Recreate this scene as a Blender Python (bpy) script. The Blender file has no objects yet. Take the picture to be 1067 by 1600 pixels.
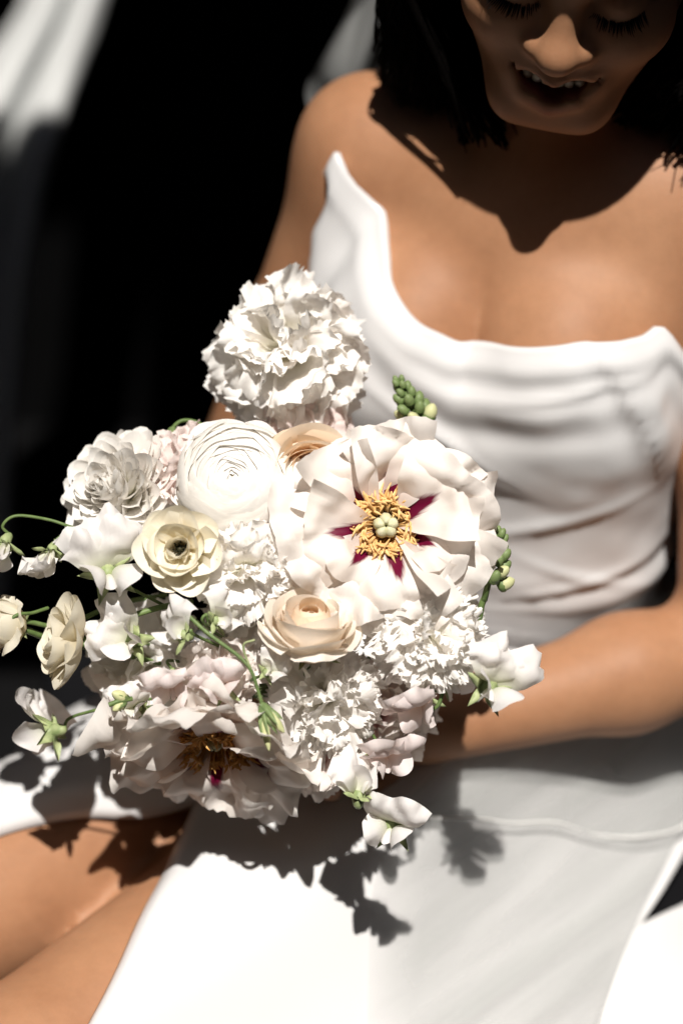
import bpy, math, random
import numpy as np
from mathutils import Vector, Matrix, Quaternion, noise

# ------------------------------------------------------------------ camera, sky, sun, exposure
scene = bpy.context.scene
COL = scene.collection
R = math.radians
PITCH = R(32.0)
FPX = 1067 * 85.0 / 24.0                      # focal length in photograph pixels
DIR = np.array([0, math.cos(PITCH), -math.sin(PITCH)])
UPV = np.array([0, math.sin(PITCH), math.cos(PITCH)])
RIGHT = np.array([1.0, 0, 0])
CAM = np.array([0, 0, 0.75]) - 1.65 * DIR

cam_data = bpy.data.cameras.new('camera')
cam_data.sensor_fit = 'HORIZONTAL'
cam_data.sensor_width = 24.0
cam_data.lens = 85.0
cam_data.clip_start = 0.05
cam_data.clip_end = 200.0
cam_data.dof.use_dof = True
cam_data.dof.focus_distance = 1.545
cam_data.dof.aperture_fstop = 2.2
cam = bpy.data.objects.new('camera', cam_data)
cam.location = CAM
cam.rotation_euler = (math.pi / 2 - PITCH, 0, 0)
COL.objects.link(cam)
scene.camera = cam

SUN_EL, SUN_X = R(65.5), 0.04                 # high sun, slightly in front of her
SUN = np.array([SUN_X, -math.cos(SUN_EL), math.sin(SUN_EL)])
SUN /= np.linalg.norm(SUN)
world = bpy.data.worlds.new('World')
scene.world = world
world.use_nodes = True
wn = world.node_tree
sky = wn.nodes.new('ShaderNodeTexSky')
sky.sky_type = 'NISHITA'
sky.sun_disc = False
sky.sun_elevation = SUN_EL
sky.sun_rotation = math.atan2(SUN[0], SUN[1])
bg = wn.nodes['Background']
bg.inputs['Strength'].default_value = 0.05
wn.links.new(sky.outputs[0], bg.inputs['Color'])
sun_data = bpy.data.lights.new('sun', 'SUN')
sun_data.energy = 5.0
sun_data.angle = R(0.53)
sun_data.color = (1.0, 0.95, 0.88)
sun = bpy.data.objects.new('sun', sun_data)
sun.rotation_euler = Vector(SUN).to_track_quat('Z', 'Y').to_euler()
sun.location = (0, -2, 5)
COL.objects.link(sun)
vs = scene.view_settings
vs.view_transform = 'Standard'
vs.look = 'None'
vs.exposure = 0.36
vs.gamma = 1.0
vs.use_curve_mapping = False
scene.cycles.use_denoising = True
scene.cycles.max_bounces = 12
scene.cycles.diffuse_bounces = 8
scene.cycles.transparent_max_bounces = 16

# ------------------------------------------------------------------ helpers
def P(px, py, depth):
    """a point of the place, surveyed from the photograph: pixel and distance"""
    return CAM + depth * (DIR + (px - 533.5) / FPX * RIGHT + (800 - py) / FPX * UPV)

def ray(px, py):
    d = DIR + (px - 533.5) / FPX * RIGHT + (800 - py) / FPX * UPV
    return d

def V(r, u, t):
    """direction from (right, up, towards the photographer)"""
    v = r * RIGHT + u * UPV - t * DIR
    return v / np.linalg.norm(v)

def mesh_obj(name, verts, faces, mat=None, parent=None, smooth=True, uv=None):
    me = bpy.data.meshes.new(name)
    me.from_pydata([tuple(map(float, v)) for v in verts], [], [tuple(map(int, f)) for f in faces])
    if uv is not None:
        lay = me.uv_layers.new(name='UVMap')
        li = np.empty(len(me.loops), dtype=np.int32)
        me.loops.foreach_get('vertex_index', li)
        lay.data.foreach_set('uv', np.asarray(uv, dtype=np.float32)[li].ravel())
    if smooth:
        me.polygons.foreach_set('use_smooth', [True] * len(me.polygons))
    if mat is not None:
        me.materials.append(mat)
    o = bpy.data.objects.new(name, me)
    COL.objects.link(o)
    if parent is not None:
        o.parent = parent
    return o

def inst(name, me, parent, M):
    o = bpy.data.objects.new(name, me)
    COL.objects.link(o)
    o.parent = parent
    o.matrix_local = M
    return o

def empty(name, loc=(0, 0, 0)):
    o = bpy.data.objects.new(name, None)
    o.empty_display_size = 0.02
    o.location = loc
    COL.objects.link(o)
    return o

def tag(o, label=None, cat=None, group=None, kind=None):
    if label: o['label'] = label
    if cat: o['category'] = cat
    if group: o['group'] = group
    if kind: o['kind'] = kind
    return o

def grid_faces(n, m, wrap=False):
    f = []
    for i in range(n - 1):
        for j in range(m if wrap else m - 1):
            k = (j + 1) % m
            f.append((i * m + j, i * m + k, (i + 1) * m + k, (i + 1) * m + j))
    return f

def tube(pts, rads, sides=7, cap=True):
    pts = np.asarray(pts, float)
    n = len(pts)
    rads = np.broadcast_to(np.asarray(rads, float), (n,))
    tg = np.gradient(pts, axis=0)
    tg /= np.linalg.norm(tg, axis=1)[:, None] + 1e-9
    ref = np.array([0.3, 0.2, 0.93])
    nrm = np.cross(tg[0], ref); nrm /= np.linalg.norm(nrm) + 1e-9
    vs_ = []
    for i in range(n):
        nrm = nrm - tg[i] * np.dot(nrm, tg[i]); nrm /= np.linalg.norm(nrm) + 1e-9
        b = np.cross(tg[i], nrm)
        for k in range(sides):
            a = 2 * math.pi * k / sides
            vs_.append(pts[i] + rads[i] * (math.cos(a) * nrm + math.sin(a) * b))
    f = grid_faces(n, sides, True)
    if cap:
        f.append(tuple(range(sides))[::-1]); f.append(tuple((n - 1) * sides + k for k in range(sides)))
    return vs_, f

def join(parts):
    V_, F_ = [], []
    for v, f in parts:
        o = len(V_)
        V_.extend(v)
        F_.extend([tuple(i + o for i in q) for q in f])
    return V_, F_

def spline(ctrl, n):
    """Catmull-Rom through control rows"""
    c = np.asarray(ctrl, float)
    c = np.vstack([2 * c[0] - c[1], c, 2 * c[-1] - c[-2]])
    out = []
    m = len(c) - 3
    for t in np.linspace(0, m - 1e-6, n):
        i = int(t); u = t - i
        p0, p1, p2, p3 = c[i], c[i + 1], c[i + 2], c[i + 3]
        out.append(0.5 * ((2 * p1) + (-p0 + p2) * u + (2 * p0 - 5 * p1 + 4 * p2 - p3) * u * u + (-p0 + 3 * p1 - 3 * p2 + p3) * u ** 3))
    return np.array(out)

def box(x0, x1, y0, y1, z0, z1):
    v = [(x0, y0, z0), (x1, y0, z0), (x1, y1, z0), (x0, y1, z0), (x0, y0, z1), (x1, y0, z1), (x1, y1, z1), (x0, y1, z1)]
    return v, [(0, 3, 2, 1), (4, 5, 6, 7), (0, 1, 5, 4), (1, 2, 6, 5), (2, 3, 7, 6), (3, 0, 4, 7)]

# ------------------------------------------------------------------ materials
def mat(name, color, rough=0.6, spec=0.4, **kw):
    m = bpy.data.materials.new(name)
    m.use_nodes = True
    b = m.node_tree.nodes['Principled BSDF']
    b.inputs['Base Color'].default_value = (*color, 1)
    b.inputs['Roughness'].default_value = rough
    b.inputs['Specular IOR Level'].default_value = spec
    for k, v in kw.items():
        b.inputs[k.replace('_', ' ')].default_value = v
    return m

def add_bump(m, scale=60.0, strength=0.2, dist=0.002, detail=4.0, stretch=(1, 1, 1), coord='Object'):
    nt = m.node_tree
    tc = nt.nodes.new('ShaderNodeTexCoord')
    mp = nt.nodes.new('ShaderNodeMapping'); mp.inputs['Scale'].default_value = stretch
    nz = nt.nodes.new('ShaderNodeTexNoise')
    nz.inputs['Scale'].default_value = scale; nz.inputs['Detail'].default_value = detail
    bp = nt.nodes.new('ShaderNodeBump')
    bp.inputs['Strength'].default_value = strength; bp.inputs['Distance'].default_value = dist
    nt.links.new(tc.outputs[coord], mp.inputs['Vector']); nt.links.new(mp.outputs[0], nz.inputs['Vector'])
    nt.links.new(nz.outputs['Fac'], bp.inputs['Height'])
    nt.links.new(bp.outputs[0], nt.nodes['Principled BSDF'].inputs['Normal'])
    return m, nz

def vary(m, c1, c2, scale=8.0, detail=5.0):
    """colour that drifts between two tones"""
    nt = m.node_tree
    tc = nt.nodes.new('ShaderNodeTexCoord')
    nz = nt.nodes.new('ShaderNodeTexNoise')
    nz.inputs['Scale'].default_value = scale; nz.inputs['Detail'].default_value = detail
    rp = nt.nodes.new('ShaderNodeValToRGB')
    rp.color_ramp.elements[0].position = 0.3; rp.color_ramp.elements[1].position = 0.7
    rp.color_ramp.elements[0].color = (*c1, 1); rp.color_ramp.elements[1].color = (*c2, 1)
    nt.links.new(tc.outputs['Object'], nz.inputs['Vector'])
    nt.links.new(nz.outputs['Fac'], rp.inputs['Fac'])
    nt.links.new(rp.outputs[0], nt.nodes['Principled BSDF'].inputs['Base Color'])
    return m

M_BLACK = mat('black_plaster', (0.006, 0.006, 0.007), 0.9, 0.05)
vary(M_BLACK, (0.002, 0.002, 0.0022), (0.004, 0.004, 0.0045), 3.0)
M_FLOOR = mat('dark_floor', (0.008, 0.008, 0.009), 0.85, 0.08)
vary(M_FLOOR, (0.002, 0.002, 0.0022), (0.005, 0.005, 0.0055), 5.0)
M_BENCH = mat('black_leather', (0.005, 0.005, 0.006), 0.6, 0.12)
add_bump(M_BENCH, 220, 0.3, 0.001)
M_METAL = mat('black_metal', (0.01, 0.01, 0.01), 0.4, 0.4)

# skin: colour attribute 'tint' holds the lips' redness
M_SKIN = mat('skin', (0.44, 0.24, 0.15), 0.56, 0.25, Subsurface_Weight=0.12, Subsurface_Scale=0.01)
def _skin():
    nt = M_SKIN.node_tree; b = nt.nodes['Principled BSDF']
    b.inputs['Subsurface Radius'].default_value = (1.0, 0.35, 0.2)
    tc = nt.nodes.new('ShaderNodeTexCoord')
    nz = nt.nodes.new('ShaderNodeTexNoise'); nz.inputs['Scale'].default_value = 14; nz.inputs['Detail'].default_value = 6
    rp = nt.nodes.new('ShaderNodeValToRGB')
    rp.color_ramp.elements[0].position = 0.3; rp.color_ramp.elements[1].position = 0.72
    rp.color_ramp.elements[0].color = (0.310, 0.148, 0.076, 1); rp.color_ramp.elements[1].color = (0.370, 0.190, 0.103, 1)
    at = nt.nodes.new('ShaderNodeAttribute'); at.attribute_name = 'tint'
    mx = nt.nodes.new('ShaderNodeMix'); mx.data_type = 'RGBA'
    mx.inputs['B'].default_value = (0.22, 0.05, 0.045, 1)
    nt.links.new(tc.outputs['Object'], nz.inputs['Vector']); nt.links.new(nz.outputs['Fac'], rp.inputs['Fac'])
    nt.links.new(at.outputs['Fac'], mx.inputs['Factor']); nt.links.new(rp.outputs[0], mx.inputs['A'])
    nt.links.new(mx.outputs['Result'], b.inputs['Base Color'])
    n4 = nt.nodes.new('ShaderNodeTexNoise'); n4.inputs['Scale'].default_value = 95; n4.inputs['Detail'].default_value = 8; n4.inputs['Roughness'].default_value = 0.75
    m4 = nt.nodes.new('ShaderNodeMapRange'); m4.inputs['From Min'].default_value = 0.35; m4.inputs['From Max'].default_value = 0.7; m4.inputs['To Min'].default_value = 1.03; m4.inputs['To Max'].default_value = 0.90
    h4 = nt.nodes.new('ShaderNodeHueSaturation')
    nt.links.new(tc.outputs['Object'], n4.inputs['Vector']); nt.links.new(n4.outputs['Fac'], m4.inputs['Value']); nt.links.new(m4.outputs[0], h4.inputs['Value'])
    nt.links.new(mx.outputs['Result'], h4.inputs['Color']); nt.links.new(h4.outputs[0], b.inputs['Base Color'])
    n2 = nt.nodes.new('ShaderNodeTexNoise'); n2.inputs['Scale'].default_value = 420; n2.inputs['Detail'].default_value = 3
    bp = nt.nodes.new('ShaderNodeBump'); bp.inputs['Strength'].default_value = 0.18; bp.inputs['Distance'].default_value = 0.0006
    nt.links.new(tc.outputs['Object'], n2.inputs['Vector']); nt.links.new(n2.outputs['Fac'], bp.inputs['Height'])
    nt.links.new(bp.outputs[0], b.inputs['Normal'])
_skin()

M_SATIN = mat('white_satin', (0.62, 0.615, 0.62), 0.27, 0.6, Sheen_Weight=0.12, Sheen_Roughness=0.4)
add_bump(M_SATIN, 900, 0.10, 0.0004, 2.0)
M_HAIR = mat('dark_hair', (0.0014, 0.0011, 0.001), 0.7, 0.02)
add_bump(M_HAIR, 40, 0.7, 0.003, 4.0, (14, 14, 1.2))
M_LASH = mat('lash_black', (0.004, 0.003, 0.003), 0.6, 0.2)
M_TEETH = mat('teeth', (0.72, 0.66, 0.58), 0.25, 0.5)

def tulle(name, col, opacity):
    m = bpy.data.materials.new(name); m.use_nodes = True
    nt = m.node_tree; nt.nodes.clear()
    out = nt.nodes.new('ShaderNodeOutputMaterial')
    tr = nt.nodes.new('ShaderNodeBsdfTransparent')
    df = nt.nodes.new('ShaderNodeBsdfDiffuse'); df.inputs['Color'].default_value = (*col, 1)
    tl = nt.nodes.new('ShaderNodeBsdfTranslucent'); tl.inputs['Color'].default_value = (*col, 1)
    m1 = nt.nodes.new('ShaderNodeMixShader'); m1.inputs[0].default_value = 0.4
    m2 = nt.nodes.new('ShaderNodeMixShader')
    tc = nt.nodes.new('ShaderNodeTexCoord')
    nz = nt.nodes.new('ShaderNodeTexNoise'); nz.inputs['Scale'].default_value = 1; nz.inputs['Detail'].default_value = 5
    mp = nt.nodes.new('ShaderNodeMapping'); mp.inputs['Scale'].default_value = (46, 4, 4)
    mq = nt.nodes.new('ShaderNodeMapping'); mq.inputs['Rotation'].default_value = (0, 0, 0.80)
    mr = nt.nodes.new('ShaderNodeMapRange')
    mr.inputs['From Min'].default_value = 0.3; mr.inputs['From Max'].default_value = 0.7
    mr.inputs['To Min'].default_value = opacity * 0.62; mr.inputs['To Max'].default_value = opacity * 1.38
    L = nt.links.new
    at_ = nt.nodes.new('ShaderNodeAttribute'); at_.attribute_name = 'weave'
    mu = nt.nodes.new('ShaderNodeMath'); mu.operation = 'MULTIPLY'
    L(tc.outputs['Object'], mq.inputs['Vector']); L(mq.outputs[0], mp.inputs['Vector']); L(mp.outputs[0], nz.inputs['Vector']); L(nz.outputs['Fac'], mr.inputs['Value'])
    L(mr.outputs[0], mu.inputs[0]); L(at_.outputs['Fac'], mu.inputs[1]); L(mu.outputs[0], m2.inputs[0])
    L(df.outputs[0], m1.inputs[1]); L(tl.outputs[0], m1.inputs[2]); L(tr.outputs[0], m2.inputs[1]); L(m1.outputs[0], m2.inputs[2])
    L(m2.outputs[0], out.inputs['Surface'])
    return m
M_TULLE = tulle('tulle', (0.52, 0.53, 0.525), 0.46)
M_TULLE_HEM = tulle('tulle_hem', (0.88, 0.88, 0.87), 0.95)
M_CURTAIN = mat('white_curtain_cloth', (0.50, 0.51, 0.51), 0.8, 0.15)
add_bump(M_CURTAIN, 500, 0.2, 0.001)

# ------------------------------------------------------------------ the setting: dark floor and back wall, with an added enclosure shaping the light
CEIL = 2.7
def to_ceiling(p, z=CEIL):
    t = (z - p[2]) / SUN[2]
    return p + t * SUN
def struct(name, vf, m):
    o = mesh_obj(name, vf[0], vf[1], m, smooth=False)
    return tag(o, kind='structure')
struct('floor', ([(-4, -4, 0), (4, -4, 0), (4, 3, 0), (-4, 3, 0)], [(0, 1, 2, 3)]), M_FLOOR)
struct('wall_back', box(-3.2, 3.2, 1.42, 1.6, 0, CEIL), M_BLACK)
struct('added_wall_left', box(-3.2, -3.0, -3.4, 1.419, 0, CEIL), M_BLACK)  # unseen side and front walls, added to keep sky light out
struct('added_wall_right', box(3.0, 3.2, -3.4, 1.419, 0, CEIL), M_BLACK)
struct('added_wall_front', box(-2.999, 2.999, -3.4, -3.2, 0, CEIL), M_BLACK)
CURT_Y = 1.0
def on_plane_y(px, py, y):
    d = ray(px, py)
    return CAM + (y - CAM[1]) / d[1] * d
Z_EDGE = on_plane_y(50, 185, CURT_Y)[2]
e = to_ceiling(on_plane_y(50, 185, CURT_Y), CEIL + 0.15)
H1 = (-0.75, 0.95, -1.80, -0.38)
H2 = (e[0] - 0.16, e[0] + 0.09, e[1], e[1] + 0.34)  # gap placed so that sun reaches only the curtain's top
def slab(x0, x1, y0, y1):
    return box(x0, x1, y0, y1, CEIL, CEIL + 0.15)
cp = [slab(-3.2, 3.2, -3.4, H1[2]), slab(-3.2, H1[0], H1[2], H1[3]), slab(H1[1], 3.2, H1[2], H1[3]),
      slab(-3.2, 3.2, H1[3], H2[2]), slab(-3.2, H2[0], H2[2], H2[3]), slab(H2[1], 3.2, H2[2], H2[3]), slab(-3.2, 3.2, H2[3], 1.6)]
struct('light_shaping_ceiling', join(cp), M_BLACK)  # added roof, out of view; its gaps shape the sun and shade

# white curtain drawn aside in the dark
def make_curtain():
    rows = [(-260, 120, 245), (-150, 80, 215), (0, 36, 165), (60, 4, 146), (110, -30, 126), (180, -70, 100), (300, -120, 66), (420, -150, 44),
            (560, -170, 30), (720, -180, 18), (900, -185, 12), (1080, -190, 8), (1250, -190, 2)]
    rows = spline(rows, 70)
    n = 44
    vs_ = []
    for i, (py, xl, xr) in enumerate(rows):
        a, b = on_plane_y(xl, py, CURT_Y), on_plane_y(xr, py, CURT_Y)
        for j in range(n):
            t = j / (n - 1)
            p = a + (b - a) * t
            fold = 0.030 * math.sin(2 * math.pi * (1.9 * t + 0.10 * math.sin(i * 0.09)) + 0.6) + 0.006 * math.sin(23 * t + i * 0.05)
            lean = 0.75 * max(0.0, p[2] - Z_EDGE + 0.01)
            k = (CURT_Y + lean - CAM[1]) / (CURT_Y - CAM[1])
            vs_.append(CAM + (p - CAM) * k + np.array([0, fold, 0]))
    o = mesh_obj('curtain', vs_, grid_faces(len(rows), n), M_CURTAIN)
    sm = o.modifiers.new('thick', 'SOLIDIFY'); sm.thickness = 0.003
    tag(o, 'white curtain drawn aside at the dark left edge, only its top in sun', 'curtain')
make_curtain()

# ------------------------------------------------------------------ bench
def make_bench():
    root = tag(empty('bench', (0.05, 0.1, 0)), 'black bench she sits on, mostly hidden under the dress', 'bench')
    x0, x1, y0, y1 = -0.26, 0.95, -0.32, 0.34
    v, f = box(x0, x1, y0, y1, 0.33, 0.405)
    o = mesh_obj('seat', [np.array(p) - np.array([0.05, 0.1, 0]) for p in v], f, M_BENCH, root, smooth=False)
    bv = o.modifiers.new('bevel', 'BEVEL'); bv.width = 0.025; bv.segments = 4
    v, f = box(x0 + .02, x1 - .02, y0 + .02, y1 - .02, 0.28, 0.329)
    mesh_obj('frame', [np.array(p) - np.array([0.05, 0.1, 0]) for p in v], f, M_METAL, root, smooth=False)
    for lx in (x0 + .05, x1 - .05):
        for ly in (y0 + .05, y1 - .05):
            v, f = tube([(lx - .05, ly - .1, 0.0), (lx - .05, ly - .1, 0.279)], [0.016, 0.02], 10)
            mesh_obj('leg', v, f, M_METAL, root)
make_bench()

# ------------------------------------------------------------------ the person: body grown from a distance field
A_ = np.array
class Prim:
    def __init__(s, kind, tags, k, op='add', **kw):
        s.kind, s.tags, s.k, s.op = kind, tags, k, op
        s.__dict__.update(kw)
        if kind == 'rc':
            r = max(s.ra, s.rb)
            s.lo = np.minimum(s.a, s.b) - r; s.hi = np.maximum(s.a, s.b) + r
        elif kind == 'pair':
            s.lo = np.minimum(s.q1.lo, s.q2.lo); s.hi = np.maximum(s.q1.hi, s.q2.hi)
        else:
            r = max(s.rad)
            s.lo = s.c - r; s.hi = s.c + r
    def d(s, p):
        if s.kind == 'rc':
            ba = s.b - s.a
            pa = p - s.a
            t = np.clip(pa @ ba / (ba @ ba), 0, 1)
            return np.linalg.norm(pa - t[:, None] * ba, axis=1) - (s.ra + (s.rb - s.ra) * t)
        if s.kind == 'pair':
            return smin(s.q1.d(p), s.q2.d(p), s.k2)
        q = (p - s.c) @ s.rot
        k0 = np.linalg.norm(q / s.rad, axis=1)
        k1 = np.linalg.norm(q / (s.rad ** 2), axis=1) + 1e-9
        return k0 * (k0 - 1) / k1

PR = []
def rc(a, b, ra, rb, k=0.03, tags='', op='add'):
    PR.append(Prim('rc', tags, k, op, a=A_(a, float), b=A_(b, float), ra=ra, rb=rb))
def el(c, rad, k=0.03, tags='', op='add', rot=None):
    PR.append(Prim('el', tags, k, op, c=A_(c, float), rad=A_(rad, float), rot=np.eye(3) if rot is None else rot))

def smin(a, b, k):
    h = np.clip(0.5 + 0.5 * (b - a) / k, 0, 1)
    return b + (a - b) * h - k * h * (1 - h)
def smax(a, b, k):
    return -smin(-a, -b, k)
def field(p, tags=None):
    out = np.full(len(p), 1.0)
    for q in PR:
        if tags and q.tags not in tags: continue
        d = q.d(p)
        out = smin(out, d, q.k) if q.op == 'add' else smax(out, -d, q.k)
    return out

YAW = R(20)
FW = A_([-math.sin(YAW), -math.cos(YAW), 0])          # where the chest faces
LT = A_([math.cos(YAW), -math.sin(YAW), 0])           # across the chest, to the picture's right
UZ = A_([0, 0, 1.0])
ROTB = np.stack([LT, FW, UZ], axis=1)
def B(c, l, f, z):                                    # chest-aligned point
    return A_([c[0], c[1], 0]) + LT * l + FW * f + UZ * z
CB = A_([0.128, 0.19]); CS = A_([0.150, 0.20])
# torso
el(B(CB, 0, 0, 0.79), (0.121, 0.085, 0.17), 0.03, 'torso', rot=ROTB)
el(B(CS, 0, 0.012, 0.875), (0.150, 0.066, 0.062), 0.05, 'torso', rot=ROTB)
el(B(CB, 0, 0.0, 0.635), (0.112, 0.083, 0.13), 0.05, 'torso', rot=ROTB)
el(A_([0.105, 0.19, 0.50]), (0.165, 0.120, 0.10), 0.05, 'torso')
for s in (-1, 1):
    rc(B(CS, s * 0.115, 0.026, 0.87), B(CB, s * 0.080, 0.050, 0.81), 0.034, 0.046, 0.04, 'torso')
_pair = [Prim('el', 'torso', 0.01, 'add', c=B(CB, q * 0.0550, 0.066, 0.804), rad=A_([0.0640, 0.066, 0.072]), rot=ROTB) for q in (-1, 1)]
PR.append(Prim('pair', 'torso', 0.032, 'add', q1=_pair[0], q2=_pair[1], k2=0.002))
# shoulders, neck
SH_R = A_([0.022, 0.238, 0.915]); SH_L = A_([0.286, 0.150, 0.905])
NB = B(CS, 0, 0.0, 0.925)
rc(SH_R, SH_L, 0.040, 0.040, 0.05, 'sh')
rc(NB + UZ * .01, SH_R, 0.048, 0.036, 0.04, 'sh'); rc(NB + UZ * .01, SH_L, 0.048, 0.036, 0.04, 'sh')
for s in (-1, 1):                                       # collar bones
    rc(B(CS, s * 0.02, 0.054, 0.905), B(CS, s * 0.12, 0.018, 0.936), 0.006, 0.007, 0.024, 'sh')
# head frame
HP, HT, HR = R(23), R(12), R(8)
hf = A_([-math.sin(HT) * math.cos(HP), -math.cos(HT) * math.cos(HP), -math.sin(HP)])
hr = A_([math.cos(HT), -math.sin(HT), 0.0])
hr = hr * math.cos(HR) + np.cross(hf, hr) * math.sin(-HR)
hr = hr - hf * (hr @ hf); hr /= np.linalg.norm(hr)
hu = np.cross(hr, -hf) * -1.0
hu = hu if hu[2] > 0 else -hu
CHIN = P(848, 212, 1.60)
HC = CHIN - 0.088 * hf + 0.112 * hu
ROTH = np.stack([hr, hf, hu], axis=1)
def HL(r, f, u):
    return HC + hr * r + hf * f + hu * u
rc(NB - UZ * 0.02, HL(0, -0.03, -0.05), 0.052, 0.050, 0.03, 'neck')
el(HL(0, -0.018, 0.045), (0.074, 0.094, 0.085), 0.03, 'head', rot=ROTH)
el(HL(0, 0.026, -0.034), (0.064, 0.060, 0.082), 0.03, 'head', rot=ROTH)
rc(HL(-.020, 0.067, -0.096), HL(.020, 0.067, -0.096), 0.019, 0.019, 0.022, 'head')
for s in (-1, 1):
    rc(HL(s * .055, -0.002, -0.045), HL(s * .016, 0.060, -0.092), 0.013, 0.012, 0.035, 'head')
    el(HL(s * .038, 0.056, -0.026), (0.027, 0.024, 0.024), 0.030, 'head', rot=ROTH)
    rc(HL(s * .006, 0.080, 0.024), HL(s * .050, 0.062, 0.026), 0.011, 0.009, 0.014, 'head')
    el(HL(s * .032, 0.090, 0.004), (0.016, 0.014, 0.011), 0.012, 'head', 'sub', rot=ROTH)
    el(HL(s * .032, 0.066, 0.002), (0.0155, 0.0155, 0.0145), 0.005, 'head', rot=ROTH)
rc(HL(0, 0.082, 0.014), HL(0, 0.097, -0.027), 0.0085, 0.0098, 0.012, 'head')
el(HL(0, 0.097, -0.029), (0.0125, 0.0120, 0.0110), 0.012, 'head', rot=ROTH)
for s in (-1, 1):
    el(HL(s * .0160, 0.086, -0.0300), (0.0076, 0.0105, 0.0080), 0.008, 'head', rot=ROTH)
    el(HL(s * .0080, 0.094, -0.0435), (0.0042, 0.0052, 0.005), 0.004, 'head', 'sub', rot=ROTH)
el(HL(0, 0.078, -0.062), (0.032, 0.016, 0.022), 0.016, 'head', rot=ROTH)
for s in (-1, 1):
    rc(HL(s * .033, 0.069, -0.048), HL(0, 0.0900, -0.0545), 0.0035, 0.0055, 0.007, 'lip')
    rc(HL(s * .033, 0.069, -0.049), HL(s * .014, 0.0845, -0.0745), 0.0035, 0.0070, 0.007, 'lip')
    rc(HL(s * .014, 0.0845, -0.0745), HL(0, 0.0870, -0.0790), 0.0070, 0.0078, 0.006, 'lip')
for s in (-1, 1):
    rc(HL(s * .0260, 0.080, -0.0530), HL(s * .013, 0.088, -0.0610), 0.0030, 0.0056, 0.006, 'head', 'sub')
    rc(HL(s * .013, 0.088, -0.0610), HL(0, 0.090, -0.0640), 0.0056, 0.0066, 0.006, 'head', 'sub')
# arms
EL_R = A_([-0.082, 0.235, 0.632]); WR_R = A_([-0.060, 0.022, 0.612])
EL_L = A_([0.284, 0.045, 0.607]); WR_L = A_([0.060, -0.028, 0.588])
rc(SH_R, SH_R * .45 + EL_R * .55, 0.047, 0.040, 0.03, 'arm'); rc(SH_R * .45 + EL_R * .55, EL_R, 0.041, 0.037, 0.02, 'arm')
rc(SH_L, SH_L * .45 + EL_L * .55, 0.049, 0.043, 0.03, 'arm'); rc(SH_L * .45 + EL_L * .55, EL_L, 0.043, 0.039, 0.02, 'arm')
rc(EL_R, EL_R * .65 + WR_R * .35, 0.036, 0.039, 0.02, 'arm'); rc(EL_R * .65 + WR_R * .35, WR_R, 0.039, 0.025, 0.02, 'arm')
rc(EL_L, EL_L * .65 + WR_L * .35, 0.038, 0.040, 0.02, 'arm'); rc(EL_L * .65 + WR_L * .35, WR_L, 0.040, 0.026, 0.02, 'arm')
# hands: closed round the stems
HANDLE = A_([-0.012, -0.045, 0.605]); HAX = A_([0.12, 0.45, -0.88]); HAX /= np.linalg.norm(HAX)
def hand(wr, across, grip, sgn):
    """wr wrist, grip centre of the grip, across = unit vector along the knuckles"""
    to = grip - wr; to /= np.linalg.norm(to)
    out = np.cross(across, to); out /= np.linalg.norm(out)
    pc = wr + to * 0.05
    for q in (-0.024, -0.008, 0.008, 0.024):
        rc(wr + across * q * .6, wr + to * 0.075 + across * q, 0.014, 0.011, 0.012, 'hand')
    ln = [0.85, 1.0, 0.95, 0.75]
    for q, l in zip((-0.027, -0.009, 0.009, 0.027), ln):
        k0 = wr + to * 0.078 + across * q
        k1 = k0 + (to * 0.75 + out * sgn * 0.65) * 0.036 * l
        k2 = k1 + (to * -0.15 + out * sgn * 1.0) * 0.024 * l
        k3 = k2 + (to * -0.9 + out * sgn * 0.35) * 0.020 * l
        rc(k0, k1, 0.0095, 0.0085, 0.006, 'hand'); rc(k1, k2, 0.0085, 0.008, 0.004, 'hand'); rc(k2, k3, 0.008, 0.007, 0.004, 'hand')
    t0 = wr + to * 0.022 - across * 0.026
    t1 = t0 + (to * 0.6 - across * 0.5 + out * sgn * 0.5) * 0.034
    t2 = t1 + (to * 0.7 + out * sgn * 0.7) * 0.026
    rc(t0, t1, 0.013, 0.010, 0.010, 'hand'); rc(t1, t2, 0.010, 0.008, 0.005, 'hand')
hand(WR_L, -HAX, HANDLE + HAX * -0.012, 1)
hand(WR_R, -HAX, HANDLE + HAX * -0.055 + A_([-.02, .03, 0]), -1)
# legs
HIP_R = A_([0.014, 0.185, 0.462]); KN_R = A_([-0.315, -0.135, 0.470])
HIP_L = A_([0.195, 0.165, 0.462]); KN_L = A_([-0.215, -0.245, 0.458])
for hp, kn in ((HIP_R, KN_R), (HIP_L, KN_L)):
    md = hp * .45 + kn * .55
    rc(hp, md, 0.092, 0.079, 0.04, 'leg'); rc(md, kn, 0.079, 0.060, 0.02, 'leg')
    an = kn + A_([-0.035, -0.02, -0.385]); cf = kn * .7 + an * .3 + A_([.012, .012, 0])
    rc(kn, cf, 0.056, 0.052, 0.02, 'shin'); rc(cf, an, 0.052, 0.034, 0.02, 'shin')
    rc(an, an + A_([-.10, -.10, -.045]), 0.032, 0.022, 0.02, 'shin')

def axis(segs):
    out = []
    for a, b, h in segs:
        out.append(np.arange(a, b - 1e-9, h))
    return np.concatenate(out)
GX = axis([(-0.52, -0.10, 0.008), (-0.10, 0.26, 0.0036), (0.26, 0.38, 0.006)])
GY = axis([(-0.44, -0.10, 0.008), (-0.10, 0.20, 0.0036), (0.20, 0.36, 0.007)])
GZ = axis([(-0.01, 0.545, 0.009), (0.545, 0.66, 0.0036), (0.66, 0.96, 0.006), (0.96, 1.14, 0.0034), (1.14, 1.27, 0.006)])

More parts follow.
